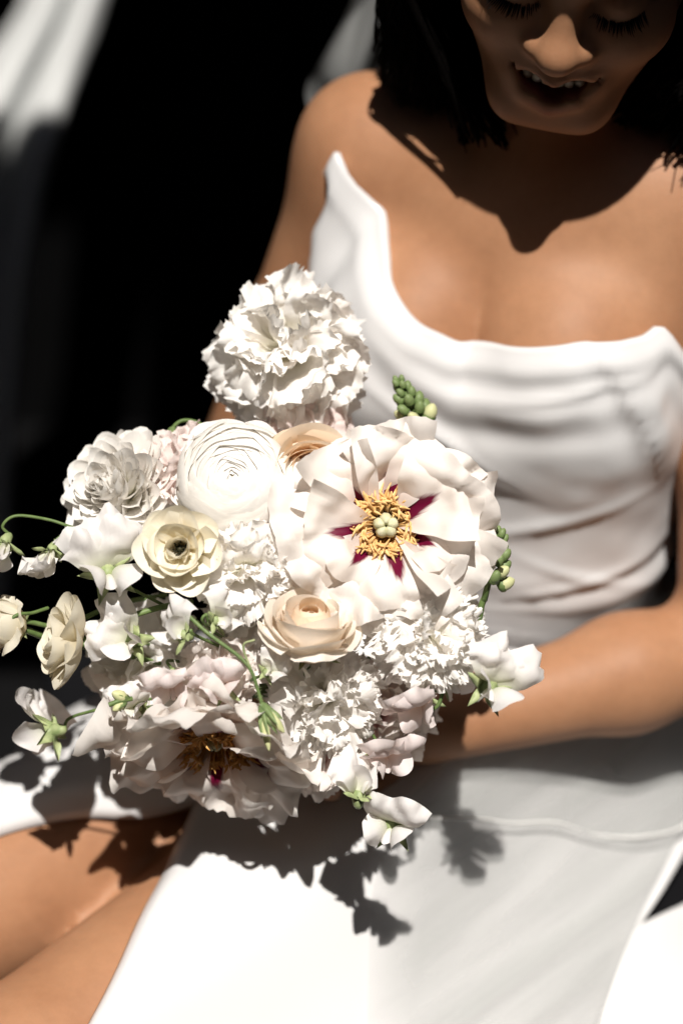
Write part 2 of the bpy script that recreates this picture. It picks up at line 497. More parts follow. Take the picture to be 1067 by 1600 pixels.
def surface_nets():
    nx, ny, nz = len(GX), len(GY), len(GZ)
    F = np.full((nx, ny, nz), 1.0, dtype=np.float32)
    for q in PR:
        mg = q.k + 0.03
        i0, i1 = np.searchsorted(GX, [q.lo[0] - mg, q.hi[0] + mg])
        j0, j1 = np.searchsorted(GY, [q.lo[1] - mg, q.hi[1] + mg])
        k0, k1 = np.searchsorted(GZ, [q.lo[2] - mg, q.hi[2] + mg])
        if i1 <= i0 or j1 <= j0 or k1 <= k0: continue
        X, Y, Z = np.meshgrid(GX[i0:i1], GY[j0:j1], GZ[k0:k1], indexing='ij')
        p = np.stack([X.ravel(), Y.ravel(), Z.ravel()], axis=1)
        d = q.d(p).reshape(X.shape).astype(np.float32)
        S = F[i0:i1, j0:j1, k0:k1]
        F[i0:i1, j0:j1, k0:k1] = smin(S, d, q.k) if q.op == 'add' else smax(S, -d, q.k)
    ins = F < 0
    c = np.zeros((nx - 1, ny - 1, nz - 1), dtype=np.int8)
    corners = [(a, b, d) for a in (0, 1) for b in (0, 1) for d in (0, 1)]
    for a, b, d in corners:
        c += ins[a:nx - 1 + a, b:ny - 1 + b, d:nz - 1 + d]
    act = np.argwhere((c > 0) & (c < 8))
    idx = np.full(c.shape, -1, dtype=np.int64)
    idx[act[:, 0], act[:, 1], act[:, 2]] = np.arange(len(act))
    acc = np.zeros((len(act), 3)); cnt = np.zeros(len(act))
    for a in corners:
        for ax in range(3):
            if a[ax] == 1: continue
            b = list(a); b[ax] = 1
            ia = act + np.array(a); ib = act + np.array(b)
            fa = F[ia[:, 0], ia[:, 1], ia[:, 2]]; fb = F[ib[:, 0], ib[:, 1], ib[:, 2]]
            m = (fa < 0) != (fb < 0)
            t = np.where(m, fa / (fa - fb + 1e-12), 0)[:, None]
            pa = np.stack([GX[ia[:, 0]], GY[ia[:, 1]], GZ[ia[:, 2]]], axis=1)
            pb = np.stack([GX[ib[:, 0]], GY[ib[:, 1]], GZ[ib[:, 2]]], axis=1)
            acc += np.where(m[:, None], pa + (pb - pa) * t, 0); cnt += m
    vert = acc / cnt[:, None]
    faces = []
    for ax in range(3):
        sl0 = [slice(1, -1)] * 3; sl1 = [slice(1, -1)] * 3
        sl0[ax] = slice(0, -1); sl1[ax] = slice(1, None)
        s0, s1 = ins[tuple(sl0)], ins[tuple(sl1)]
        e_ = np.argwhere(s0 != s1)
        off = np.ones(3, dtype=int); off[ax] = 0
        g = e_ + off
        u, w = [(1, 2), (2, 0), (0, 1)][ax]
        du = np.zeros(3, dtype=int); du[u] = 1
        dw = np.zeros(3, dtype=int); dw[w] = 1
        q = [g - du - dw, g - dw, g, g - du]
        q = np.stack([idx[a[:, 0], a[:, 1], a[:, 2]] for a in q], axis=1)
        flip = ~s0[e_[:, 0], e_[:, 1], e_[:, 2]]
        q[flip] = q[flip][:, ::-1]
        faces.append(q)
    faces = np.concatenate(faces)
    faces = faces[(faces >= 0).all(axis=1)]
    return vert, faces

person = empty('person', (0.1, 0.1, 0.0))
PB = A_([0.1, 0.1, 0.0])
tag(person, 'seated woman in a strapless white satin dress, head bowed over the bouquet she holds', 'person')
bv, bf = surface_nets()
# relax, then settle onto the surface
for it in range(3):
    nb = np.zeros_like(bv); nc = np.zeros(len(bv))
    for a, b in ((0, 1), (1, 2), (2, 3), (3, 0)):
        np.add.at(nb, bf[:, a], bv[bf[:, b]]); np.add.at(nc, bf[:, a], 1)
        np.add.at(nb, bf[:, b], bv[bf[:, a]]); np.add.at(nc, bf[:, b], 1)
    bv = bv * 0.5 + 0.5 * nb / np.maximum(nc, 1)[:, None]
for it in range(2):
    d0 = field(bv); h = 0.0008
    g = np.stack([field(bv + h * np.eye(3)[i]) - d0 for i in range(3)], axis=1) / h
    gl = np.linalg.norm(g, axis=1) + 1e-6
    st = np.clip(d0 / gl, -0.003, 0.003)
    bv = bv - (st / gl)[:, None] * g
body = mesh_obj('body', bv - PB, bf, M_SKIN, person)
q = (bv - HC) @ ROTH
lipd = np.full(len(bv), 1.0)
for pr in PR:
    if pr.tags == 'lip': lipd = np.minimum(lipd, pr.d(bv))
tint = np.clip(1.0 - lipd / 0.003, 0, 1)
at = body.data.attributes.new('tint', 'FLOAT', 'POINT')
at.data.foreach_set('value', tint.astype(np.float32))
# ------------------------------------------------------------------ face details and hair
def make_face():
    rnd = random.Random(4)
    def skin_f(r, u):
        f_ = np.linspace(0.13, 0.02, 200)
        p = HC + hr * r + hu * u + f_[:, None] * hf
        d = field(p, ('head', 'lip'))
        return f_[np.argmax(d < 0)]
    for s in (-1, 1):
        parts = []
        for i in range(34):
            t = i / 33
            r = s * (0.0175 + 0.030 * t)
            u0 = -0.0065 + 0.006 * (abs(t - 0.5) * 2) ** 2
            f0 = skin_f(r, u0) - 0.0005
            ln = (0.012 if t > 0.15 else 0.008) * rnd.uniform(0.8, 1.15)
            side = s * (t - 0.35) * 0.9 + rnd.uniform(-.1, .1)
            pts = []
            for k in range(5):
                w = k / 4
                pts.append(HL(r + side * ln * w, f0 + ln * 0.6 * w, u0 - ln * (0.9 * w - 0.35 * w * w)))
            parts.append(tube(pts, [0.0006, 0.00055, 0.00045, 0.0003, 0.0001], 4, False))
        v, f = join(parts)
        mesh_obj('eyelashes', [np.array(p) - PB for p in v], f, M_LASH, person)['kind'] = 'stuff'
    for s in (-1, 1):
        parts = []
        for i in range(70):
            t = rnd.random()
            r = s * (0.012 + 0.042 * t); u = 0.030 + 0.008 * math.sin(t * 2.4) + rnd.uniform(-.0025, .0025)
            a = HL(r, skin_f(r, u), u)
            r2, u2 = r + s * 0.005, u + 0.002
            parts.append(tube([a, HL(r2, skin_f(r2, u2) + .0003, u2)], [0.0004, 0.0002], 3, False))
        v, f = join(parts)
        mesh_obj('eyebrow', [np.array(p) - PB for p in v], f, M_LASH, person)['kind'] = 'stuff'
    # upper teeth, each its own crown
    for i in range(-4, 5):
        if i == 0: continue
        a = (i - 0.5 * (1 if i > 0 else -1))
        w = 0.0042 if abs(i) == 1 else 0.0036
        r = a * 0.0074 if abs(i) == 1 else a * 0.0070
        fc = 0.0845 - 9.0 * r * r
        vv = []
        for du, wd, th in ((0.004, 0.9, .003), (-0.001, 1.0, .0034), (-0.0045, 0.96, .0026), (-0.0055, 0.7, .0012)):
            for k in range(8):
                an = 2 * math.pi * k / 8
                vv.append(HL(r + w * wd * math.cos(an), fc + th * math.sin(an), -0.0615 + du) - PB)
        ff = grid_faces(4, 8, True) + [tuple(range(8))[::-1], tuple(24 + k for k in range(8))]
        mesh_obj('tooth', vv, ff, M_TEETH, person)
make_face()

def make_hair():
    rnd = random.Random(11)
    parts = []
    # scalp shell
    n, m = 22, 36
    vs_ = []
    for i in range(n):
        th = math.pi * 0.62 * i / (n - 1)
        for j in range(m):
            ph = 2 * math.pi * j / m
            front = math.sin(ph)
            k = 1.0
            lim = th * (0.66 if front > 0.3 else 1.0 if front < 0 else 1.0 - 0.34 * front / 0.3)
            r_, f_, u_ = math.sin(lim) * math.cos(ph), math.sin(lim) * front, math.cos(lim)
            wob = 1.0 + 0.02 * math.sin(9 * ph + 3 * th)
            if front > 0: wob *= 1 - 0.14 * min(1, front * 2) * (i / (n - 1)) ** 4
            vs_.append(HL(0.083 * r_ * wob, -0.018 + 0.102 * f_ * wob, 0.047 + 0.094 * u_ * wob))
    parts.append((vs_, grid_faces(n, m, True)))
    n, m = 28, 64  # front hair volume above the frame, added to shade the face
    vs_ = []
    for i in range(n):
        th = math.pi * (0.02 + 0.96 * i / (n - 1))
        for j in range(m):
            ph = 2 * math.pi * j / m
            w = 1 + 0.015 * math.sin(5 * ph + 2 * th)
            vs_.append(HL(0.086 * w * math.sin(th) * math.cos(ph), 0.012 + 0.0855 * w * math.sin(th) * math.sin(ph), 0.105 + 0.040 * w * math.cos(th)))
    parts.append((vs_, grid_faces(n, m, True)))
    # locks: (root r,f,u) then way points
    def lock(root, ctrl, r0, wav, nn=16, sides=5):
        pts = spline([root] + ctrl, nn)
        ph = rnd.uniform(0, 6.28); ph2 = rnd.uniform(0, 6.28)
        for i in range(nn):
            w = (i / (nn - 1))
            pts[i] = pts[i] + wav * w * (hr * math.sin(ph + w * 9) + A_([0, 1, 0]) * math.cos(ph2 + w * 8) + UZ * 0.3 * math.sin(ph2 + w * 7))
        rad = [r0 * (0.7 + 0.5 * math.sin(math.pi * min(1, i / (nn - 1) + .15))) * (1 - 0.55 * (i / (nn - 1)) ** 3) for i in range(nn)]
        rad[-1] = r0 * 0.35
        parts.append(tube(pts, rad, sides))
    for i in range(560):        # falls beside the face onto her right shoulder (picture left)
        a = rnd.uniform(0, 1)
        root = HL(-0.03 - 0.048 * math.sin(a * 1.5), 0.055 - 0.12 * a, 0.125 - 0.07 * a)
        e1 = HL(-0.083 - rnd.uniform(0, .012), 0.035 - 0.09 * a, 0.03)
        e2 = HL(-0.088 - rnd.uniform(0, .035), 0.03 - 0.08 * a, -0.055 + rnd.uniform(-.02, .02))
        ex = rnd.uniform(592, 735)
        end = P(ex, np.interp(ex, [590, 610, 650, 735], [95, 145, 176, 186]) + (rnd.uniform(-60, -25) if i % 6 == 0 else rnd.uniform(-45, 0)), 1.668 + 0.06 * a)
        if rnd.random() < 0.30:
            end = P(rnd.uniform(715, 800), rnd.uniform(150, 235), 1.63 + 0.05 * a)
        lock(root, [e1, e2, end], (rnd.uniform(0.004, 0.006) if i % 6 == 0 else rnd.uniform(0.0009, 0.0022)), 0.006)
    for i in range(420):        # beside the face on the other side
        a = rnd.uniform(0, 1)
        root = HL(0.03 + 0.048 * math.sin(a * 1.5), 0.055 - 0.12 * a, 0.125 - 0.07 * a)
        e1 = HL(0.080 + rnd.uniform(0, .012), 0.035 - 0.09 * a, 0.03)
        e2 = HL(0.080 + rnd.uniform(0, .03), 0.03 - 0.08 * a, -0.065 + rnd.uniform(-.02, .02))
        end = P(rnd.uniform(1010, 1150), rnd.uniform(130, 165), 1.60 + 0.06 * a)
        if rnd.random() < 0.35:
            end = P(rnd.uniform(940, 1010), rnd.uniform(170, 200), 1.645 + 0.04 * a)
        lock(root, [e1, e2, end], (rnd.uniform(0.004, 0.006) if i % 6 == 0 else rnd.uniform(0.0009, 0.0022)), 0.006)
    for i in range(260):        # and over the far shoulder
        a = rnd.uniform(0, 1)
        root = HL(0.05 + 0.03 * math.sin(a * 1.5), 0.03 - 0.1 * a, 0.10 - 0.07 * a)
        e1 = HL(0.088 + rnd.uniform(0, .012), 0.03 - 0.09 * a, 0.02)
        e2 = HL(0.098 + rnd.uniform(0, .03), 0.02 - 0.08 * a, -0.075 + rnd.uniform(-.02, .02))
        lock(root, [e1, e2, P(rnd.uniform(1050, 1160), (rnd.uniform(190, 225) if i % 6 == 0 else rnd.uniform(200, 240)), 1.62 + 0.06 * a)], (rnd.uniform(0.004, 0.006) if i % 6 == 0 else rnd.uniform(0.0009, 0.0022)), 0.006)
    for i in range(60):        # down her back
        a = rnd.uniform(-1, 1)
        root = HL(0.055 * a, -0.075, 0.10 - 0.03 * abs(a))
        e1 = HL(0.085 * a, -0.105, 0.0)
        e2 = NB + A_([0.09 * a, 0.085, 0.06])
        end = NB + A_([0.11 * a + rnd.uniform(-.02, .02), 0.105, -0.07 + rnd.uniform(-.04, .04)])
        lock(root, [e1, e2, end], rnd.uniform(0.008, 0.013), 0.006)
    v, f = join(parts)
    mesh_obj('hair', [np.array(p) - PB for p in v], f, M_HAIR, person)
make_hair()

# ------------------------------------------------------------------ the dress
dress = empty('dress'); dress.parent = person
DT = ('torso',)
def dfield(p):
    d = field(p, DT)
    a, b = B(CB, -0.066, 0.060, 0.775), B(CB, 0.066, 0.060, 0.775)       # cloth bridges the bust
    ba = b - a; pa = p - a
    t = np.clip(pa @ ba / (ba @ ba), 0, 1)
    d = smin(d, np.linalg.norm(pa - t[:, None] * ba, axis=1) - 0.056, 0.03)
    for s in (-1.3, -0.8, 0, 0.8, 1.3):                                   # and falls straight from it
        a, b = B(CB, s * 0.060, 0.058 - 0.03 * max(0, abs(s) - .9), 0.775), B(CB, s * 0.054, 0.054 - 0.04 * max(0, abs(s) - .9), 0.65)
        ba = b - a; pa = p - a
        t = np.clip(pa @ ba / (ba @ ba), 0, 1)
        d = smin(d, np.linalg.norm(pa - t[:, None] * ba, axis=1) - (0.058 - 0.004 * t), 0.03)
    return d
def cyl(p):
    q = p - A_([CB[0], CB[1], 0])
    return math.atan2(q @ LT, q @ FW), p[2], math.hypot(q @ LT, q @ FW)
def hit_dress(px, py, off=0.008):
    d = ray(px, py); t = np.linspace(1.45, 2.05, 600)
    p = CAM + t[:, None] * d
    v = dfield(p) - off
    i = np.argmax(v < 0) if (v < 0).any() else np.argmin(v)
    return p[i]
NECK = [(566, 262), (588, 330), (597, 400), (610, 458), (648, 512), (715, 546), (800, 550), (900, 543), (980, 536), (1035, 528)]
nk = sorted([cyl(hit_dress(*q))[:2] for q in NECK])
nph = [a for a, b in nk]; nz_ = [b for a, b in nk]
print('neckline', [(round(a, 2), round(b, 3)) for a, b in nk])
nph = [-math.pi, nph[0] - 0.62, nph[0] - 0.10] + nph + [nph[-1] + 0.18, nph[-1] + 0.5, math.pi]
nz_ = [0.76, 0.79, nz_[0] - 0.012] + nz_ + [nz_[-1] - 0.03, 0.78, 0.76]
TIPL, TIPR = nph[3], nph[-4]
def make_bodice():
    nph_n, nv = 200, 84
    phs = np.linspace(-math.pi, math.pi, nph_n, endpoint=False)
    zt = np.interp(phs, nph, nz_)
    k = np.array([1, 2, 3, 2, 1.]) / 9
    zt = np.convolve(np.concatenate([zt[-2:], zt, zt[:2]]), k, 'valid')
    zt = zt + 0.020 * np.exp(-((phs - TIPL - 0.10) / 0.10) ** 2) + 0.008 * np.exp(-((phs - TIPR) / 0.06) ** 2)
    zb = 0.53
    vv = np.linspace(0, 1, nv)
    PH, VV = np.meshgrid(phs, vv, indexing='xy')
    Z = zb + (zt[None, :] - zb) * VV
    dirs = np.cos(PH)[..., None] * FW + np.sin(PH)[..., None] * LT
    base = np.stack([np.full_like(Z, CB[0]), np.full_like(Z, CB[1]), Z], axis=-1)
    rs = np.linspace(0.26, 0.02, 90)
    rr = np.full(Z.shape, 0.02); done = np.zeros(Z.shape, bool)
    prev = None
    for r in rs:
        d = dfield((base + dirs * r).reshape(-1, 3)).reshape(Z.shape) - 0.006
        if prev is not None:
            hit = (d < 0) & ~done
            t = prev / (prev - d + 1e-9)
            rr[hit] = (r + (rs[0] - rs[1]) * (1 - t))[hit]
            done |= hit
        prev = d
    below = zt[None, :] - Z
    # folds of the cowl and the waist
    s = PH
    def ridge(x, c, w): return np.exp(-((x - c) / w) ** 2)
    disp = 0.004 * ridge(below, 0.010, 0.008)
    disp += 0.0032 * ridge(below, 0.030 + 0.012 * np.sin(s * 2.2 + 0.4), 0.009) * ridge(s, 0.1, 0.8)
    disp -= 0.0035 * ridge(below, 0.047 + 0.016 * np.sin(s * 1.8 + 0.7), 0.010) * ridge(s, 0.2, 0.7)
    disp += 0.0022 * ridge(Z, 0.752 - 0.055 * (s - 0.2), 0.012) * ridge(s, 0.15, 0.55)
    disp -= 0.0010 * ridge(Z, 0.733 - 0.060 * (s - 0.2), 0.012) * ridge(s, 0.1, 0.5)
    disp += 0.005 * ridge(s + 2.4 * (Z - 0.8), TIPR - 0.10, 0.07) * ridge(Z, 0.80, 0.05)
    disp -= 0.005 * ridge(s + 2.4 * (Z - 0.8), TIPR - 0.26, 0.07) * ridge(Z, 0.80, 0.05)
    disp += 0.0015 * ridge(Z, 0.645 + 0.03 * (s - 0.3) ** 2, 0.010) + 0.003 * ridge(Z, 0.612 + 0.02 * s, 0.012) - 0.002 * ridge(Z, 0.628 + 0.025 * s, 0.008)
    disp += 0.0055 * ridge(s, TIPL + 0.16, 0.06) * ridge(below, 0.06, 0.06) - 0.004 * ridge(s, TIPL + 0.32, 0.06) * ridge(below, 0.07, 0.05)
    disp += (0.012 * ridge(s, TIPL, 0.12) + 0.004 * ridge(s, TIPR + 0.05, 0.10)) * ridge(below, 0.0, 0.03)
    for i in range(Z.shape[0]):
        for j in range(Z.shape[1]):
            disp[i, j] += 0.0016 * noise.noise(Vector((s[i, j] * 2.2, Z[i, j] * 16 + s[i, j] * 1.5, 3.1))) + 0.0012 * noise.noise(Vector((s[i, j] * 6, Z[i, j] * 40, 7.1)))
    def sharp(x, c, w, a): return a * np.maximum(0, 1 - np.abs(x - c) / w) ** 1.4
    disp += sharp(below, 0.022 + 0.010 * np.sin(s * 2.6 + 1.0), 0.007, 0.0035) * ridge(s, 0.45, 0.5)
    disp += sharp(Z, 0.770 - 0.085 * (s + 0.1) + 0.02 * s * s, 0.009, 0.0045) * ridge(s, -0.05, 0.35)
    disp += sharp(Z, 0.705 + 0.05 * (s - 0.5), 0.010, 0.003) * ridge(s, 0.5, 0.35)
    disp += sharp(Z, 0.636 + 0.035 * (s - 0.3), 0.006, 0.0035) * ridge(s, 0.55, 0.45) + sharp(Z, 0.660 - 0.05 * (s - 0.6), 0.006, 0.003) * ridge(s, 0.7, 0.3)
    disp += sharp(s + 3.0 * (Z - 0.8), TIPR - 0.18, 0.05, 0.005) * ridge(Z, 0.80, 0.045) + sharp(s - 1.2 * (Z - 0.85), TIPL + 0.10, 0.04, 0.005) * ridge(below, 0.05, 0.05)
    for i in range(1, nv):                               # the peaks stand up from the body
        lim = np.where(Z[i] > 0.835, rr[i - 1] - (0.24 + 2.4 * np.minimum(1, np.abs(phs - TIPL - 0.10) / 0.40) ** 2) * (Z[i] - Z[i - 1]), 0)
        rr[i] = np.maximum(rr[i], lim)
    rr = rr + disp + 0.002
    pts = base + dirs * rr[..., None]
    rows = [pts[i] for i in range(nv)]
    top = rows[-1]; dtop = dirs[-1]
    rows.append(top + UZ * 0.003 - dtop * 0.002)
    rows.append(top + UZ * 0.002 - dtop * 0.006)
    rows.append(top - UZ * 0.010 - dtop * 0.009)
    v = np.concatenate(rows) - PB
    o = mesh_obj('bodice', v, grid_faces(len(rows), nph_n, True), M_SATIN, dress)
    return o
make_bodice()

# cloth height over thighs, pelvis and bench
RX = np.arange(-0.72, 0.90, 0.01); RY = np.arange(-0.66, 0.46, 0.01)
def lap_height():
    X, Y = np.meshgrid(RX, RY, indexing='ij')
    Hh = np.full(X.shape, -1.0)
    done = np.zeros(X.shape, bool)
    tags = ('leg', 'shin')
    for z in np.arange(0.62, 0.0, -0.005):
        p = np.stack([X, Y, np.full(X.shape, z)], axis=-1).reshape(-1, 3)
        d = field(p, tags).reshape(X.shape) - 0.010
        pel = (np.hypot((X - 0.105) / 0.19, (Y - 0.19) / 0.13) < 1) & (z < 0.56)
        h = ((d < 0) | pel) & ~done
        zz = z + np.clip(-d, 0, 0.005)
        Hh[h] = zz[h]; done |= h
    bench = (X > -0.30) & (X < 0.95) & (Y > -0.32) & (Y < 0.45)
    Hh = np.maximum(Hh, np.where(bench, 0.415, 0.02))
    for it in range(260):                        # a membrane stretched over them
        b = Hh.copy()
        b[1:-1, 1:-1] = (Hh[2:, 1:-1] + Hh[:-2, 1:-1] + Hh[1:-1, 2:] + Hh[1:-1, :-2]) / 4
        Hh = np.maximum(Hh, b - 0.0004)
    for it in range(10):
        b = Hh.copy()
        b[1:-1, 1:-1] = (Hh[2:, 1:-1] + Hh[:-2, 1:-1] + Hh[1:-1, 2:] + Hh[1:-1, :-2] + 2 * Hh[1:-1, 1:-1]) / 6
        Hh = b + 0.0001
    return Hh
LAP = lap_height()
def lap(x, y):
    fx = np.clip((np.asarray(x) - RX[0]) / 0.01, 0, len(RX) - 1.001); fy = np.clip((np.asarray(y) - RY[0]) / 0.01, 0, len(RY) - 1.001)
    i, j = fx.astype(int), fy.astype(int); a, b = fx - i, fy - j
    return LAP[i, j] * (1 - a) * (1 - b) + LAP[i + 1, j] * a * (1 - b) + LAP[i, j + 1] * (1 - a) * b + LAP[i + 1, j + 1] * a * b
def hit_lap(px, py):
    d = ray(px, py); t = np.linspace(1.2, 2.3, 900)
    p = CAM + t[:, None] * d
    below = p[:, 2] < lap(p[:, 0], p[:, 1])
    i = np.argmax(below) if below.any() else len(t) - 1
    return p[i][:2]
def sheet(name, left, right, n, m, material, parent, off, foldf, thick=0.0, origin=PB):
    L = spline([hit_lap(*q) for q in left], n); Rr = spline([hit_lap(*q) for q in right], n)
    vs_ = []
    for i in range(n):
        for j in range(m):
            t = j / (m - 1)
            xy = L[i] + (Rr[i] - L[i]) * t
            z = float(lap(xy[0], xy[1])) + off + foldf(xy[0], xy[1], i / (n - 1), t)
            vs_.append(A_([xy[0], xy[1], z]) - origin)
    o = mesh_obj(name, vs_, grid_faces(n, m), material, parent)
    if thick:
        s = o.modifiers.new('thick', 'SOLIDIFY'); s.thickness = thick; s.offset = 1
    return o
def nz3(x, y, z): return noise.noise(Vector((x, y, z)))
def skirt_fold(x, y, i, t):
    a = 0.7 * x - 0.714 * y; b = -0.714 * x - 0.70 * y
    return 0.004 + 0.008 * nz3(a * 9, b * 3, 1.7) + 0.004 * nz3(a * 22, b * 5, 4.2) - (0.012 * max(0, 1 - t * 22) ** 2 if i > 0.3 else 0)
def make_skirt():
    sk = sheet('skirt', [(420, 1040), (380, 1100), (330, 1190), (283, 1290), (232, 1390), (182, 1500), (130, 1602), (80, 1700)],
          [(1180, 1040), (1160, 1100), (1130, 1200), (1085, 1310), (1040, 1390), (985, 1480), (935, 1600), (900, 1700)],
          80, 90, M_SATIN, dress, 0.004, skirt_fold, 0.0015)
    # panel over the far side of the bare thigh
    near = spline([hit_lap(*q) for q in [(560, 1090), (370, 1215), (245, 1262), (125, 1266), (0, 1293), (-90, 1340), (-170, 1410)]], 60)
    far = A_([-0.62, 0.78])
    vs_ = []
    for i in range(60):
        for j in range(44):
            t = j / 43
            xy = near[i] + far * 0.17 * t
            z = float(lap(xy[0], xy[1])) + 0.005 + 0.004 * nz3(xy[0] * 12, xy[1] * 12, 8.0) * min(1, t * 6) - 0.013 * max(0, 1 - t * 9) ** 2
            vs_.append(A_([xy[0], xy[1], z]) - PB)
    o = mesh_obj('skirt_panel', vs_, grid_faces(60, 44), M_SATIN, dress)
    s = o.modifiers.new('thick', 'SOLIDIFY'); s.thickness = 0.0015; s.offset = 1
    # train spread on the bench
    def tf(x, y, i, t): return 0.010 + 0.010 * math.sin(26 * (x * 0.6 + y) + 1.0) * 0.6 + 0.004 * nz3(x * 14, y * 14, 2.2)
    sheet('train', [(985, 1482), (965, 1530), (945, 1580), (925, 1630), (910, 1690)], [(1250, 1310), (1260, 1400), (1260, 1500), (1260, 1600), (1260, 1690)],
          30, 40, M_SATIN, dress, 0.004, tf, 0.0015)
make_skirt()

# ------------------------------------------------------------------ veil
def veil_fold(x, y, i, t):
    a = 0.68 * x + 0.73 * y; b = -0.73 * x + 0.68 * y
    return 0.014 + 0.013 * nz3(b * 20 + 2 * nz3(a * 4, b * 4, 0), a * 2.4, 5.0) + 0.004 * nz3(b * 60, a * 4, 9.0)
VL = [(830, 1112), (745, 1180), (692, 1250), (640, 1312), (602, 1372), (580, 1450), (574, 1600), (575, 1700)]
VR = [(1260, 1040), (1210, 1120), (1140, 1220), (1083, 1300), (1046, 1370), (998, 1470), (948, 1600), (925, 1700)]
veil = sheet('veil', VL, VR, 90, 110, M_TULLE, person, 0.012, veil_fold)
def weave(o, vals):
    o.data.attributes.new('weave', 'FLOAT', 'POINT').data.foreach_set('value', np.asarray(vals, dtype=np.float32))
weave(veil, [min(1.0, 0.15 + 4.5 * (j / 109)) for i in range(90) for j in range(110)])
hem_px = [(628, 1312), (660, 1330), (720, 1336), (790, 1342), (860, 1340), (930, 1350), (1000, 1363), (1045, 1352), (1090, 1322)]
hem_xy = spline([hit_lap(*q) for q in hem_px], 60)
top_xy = spline([hit_lap(*q) for q in [(835, 1110), (900, 1100), (980, 1095), (1060, 1085), (1140, 1075), (1230, 1060)]], 60)
vs_ = []
for i in range(60):
    for j in range(50):
        t = j / 49
        xy = top_xy[i] + (hem_xy[i] - top_xy[i]) * t
        vs_.append(A_([xy[0], xy[1], float(lap(xy[0], xy[1])) + 0.016 + veil_fold(xy[0] + .3, xy[1], 0, 0)]) - PB)
veil_layer = mesh_obj('veil_layer', vs_, grid_faces(60, 50), M_TULLE, veil)
weave(veil_layer, [0.75] * 3000)
v, f = tube([vs_[i * 50 + 49] for i in range(60)], 0.0011, 6)
ho = mesh_obj('hem', v, f, M_TULLE_HEM, veil); weave(ho, [1.0] * len(v))
# the veil behind her shoulder
rows = spline([list(np.concatenate([P(*a), P(*b)])) for a, b in [((590, -90, 1.80), (760, -90, 1.86)), ((545, 20, 1.84), (750, 40, 1.92)), ((500, 105, 1.86), (750, 150, 1.97)),
        ((478, 140, 1.87), (750, 230, 2.0)), ((486, 185, 1.89), (750, 320, 2.02)), ((500, 320, 1.93), (760, 450, 2.05)), ((505, 520, 1.99), (780, 620, 2.07))]], 50)
vs_ = []
for i in range(50):
    a, b = rows[i][:3], rows[i][3:]
    for j in range(40):
        t = j / 39
        vs_.append(a + (b - a) * t + A_([0, 1, 0]) * 0.014 * math.sin(16 * t + 1.2 * math.sin(i * .12)) - PB)
back_panel = mesh_obj('back_panel', vs_, grid_faces(50, 40), M_TULLE, veil)
weave(back_panel, [1.0] * 2000)
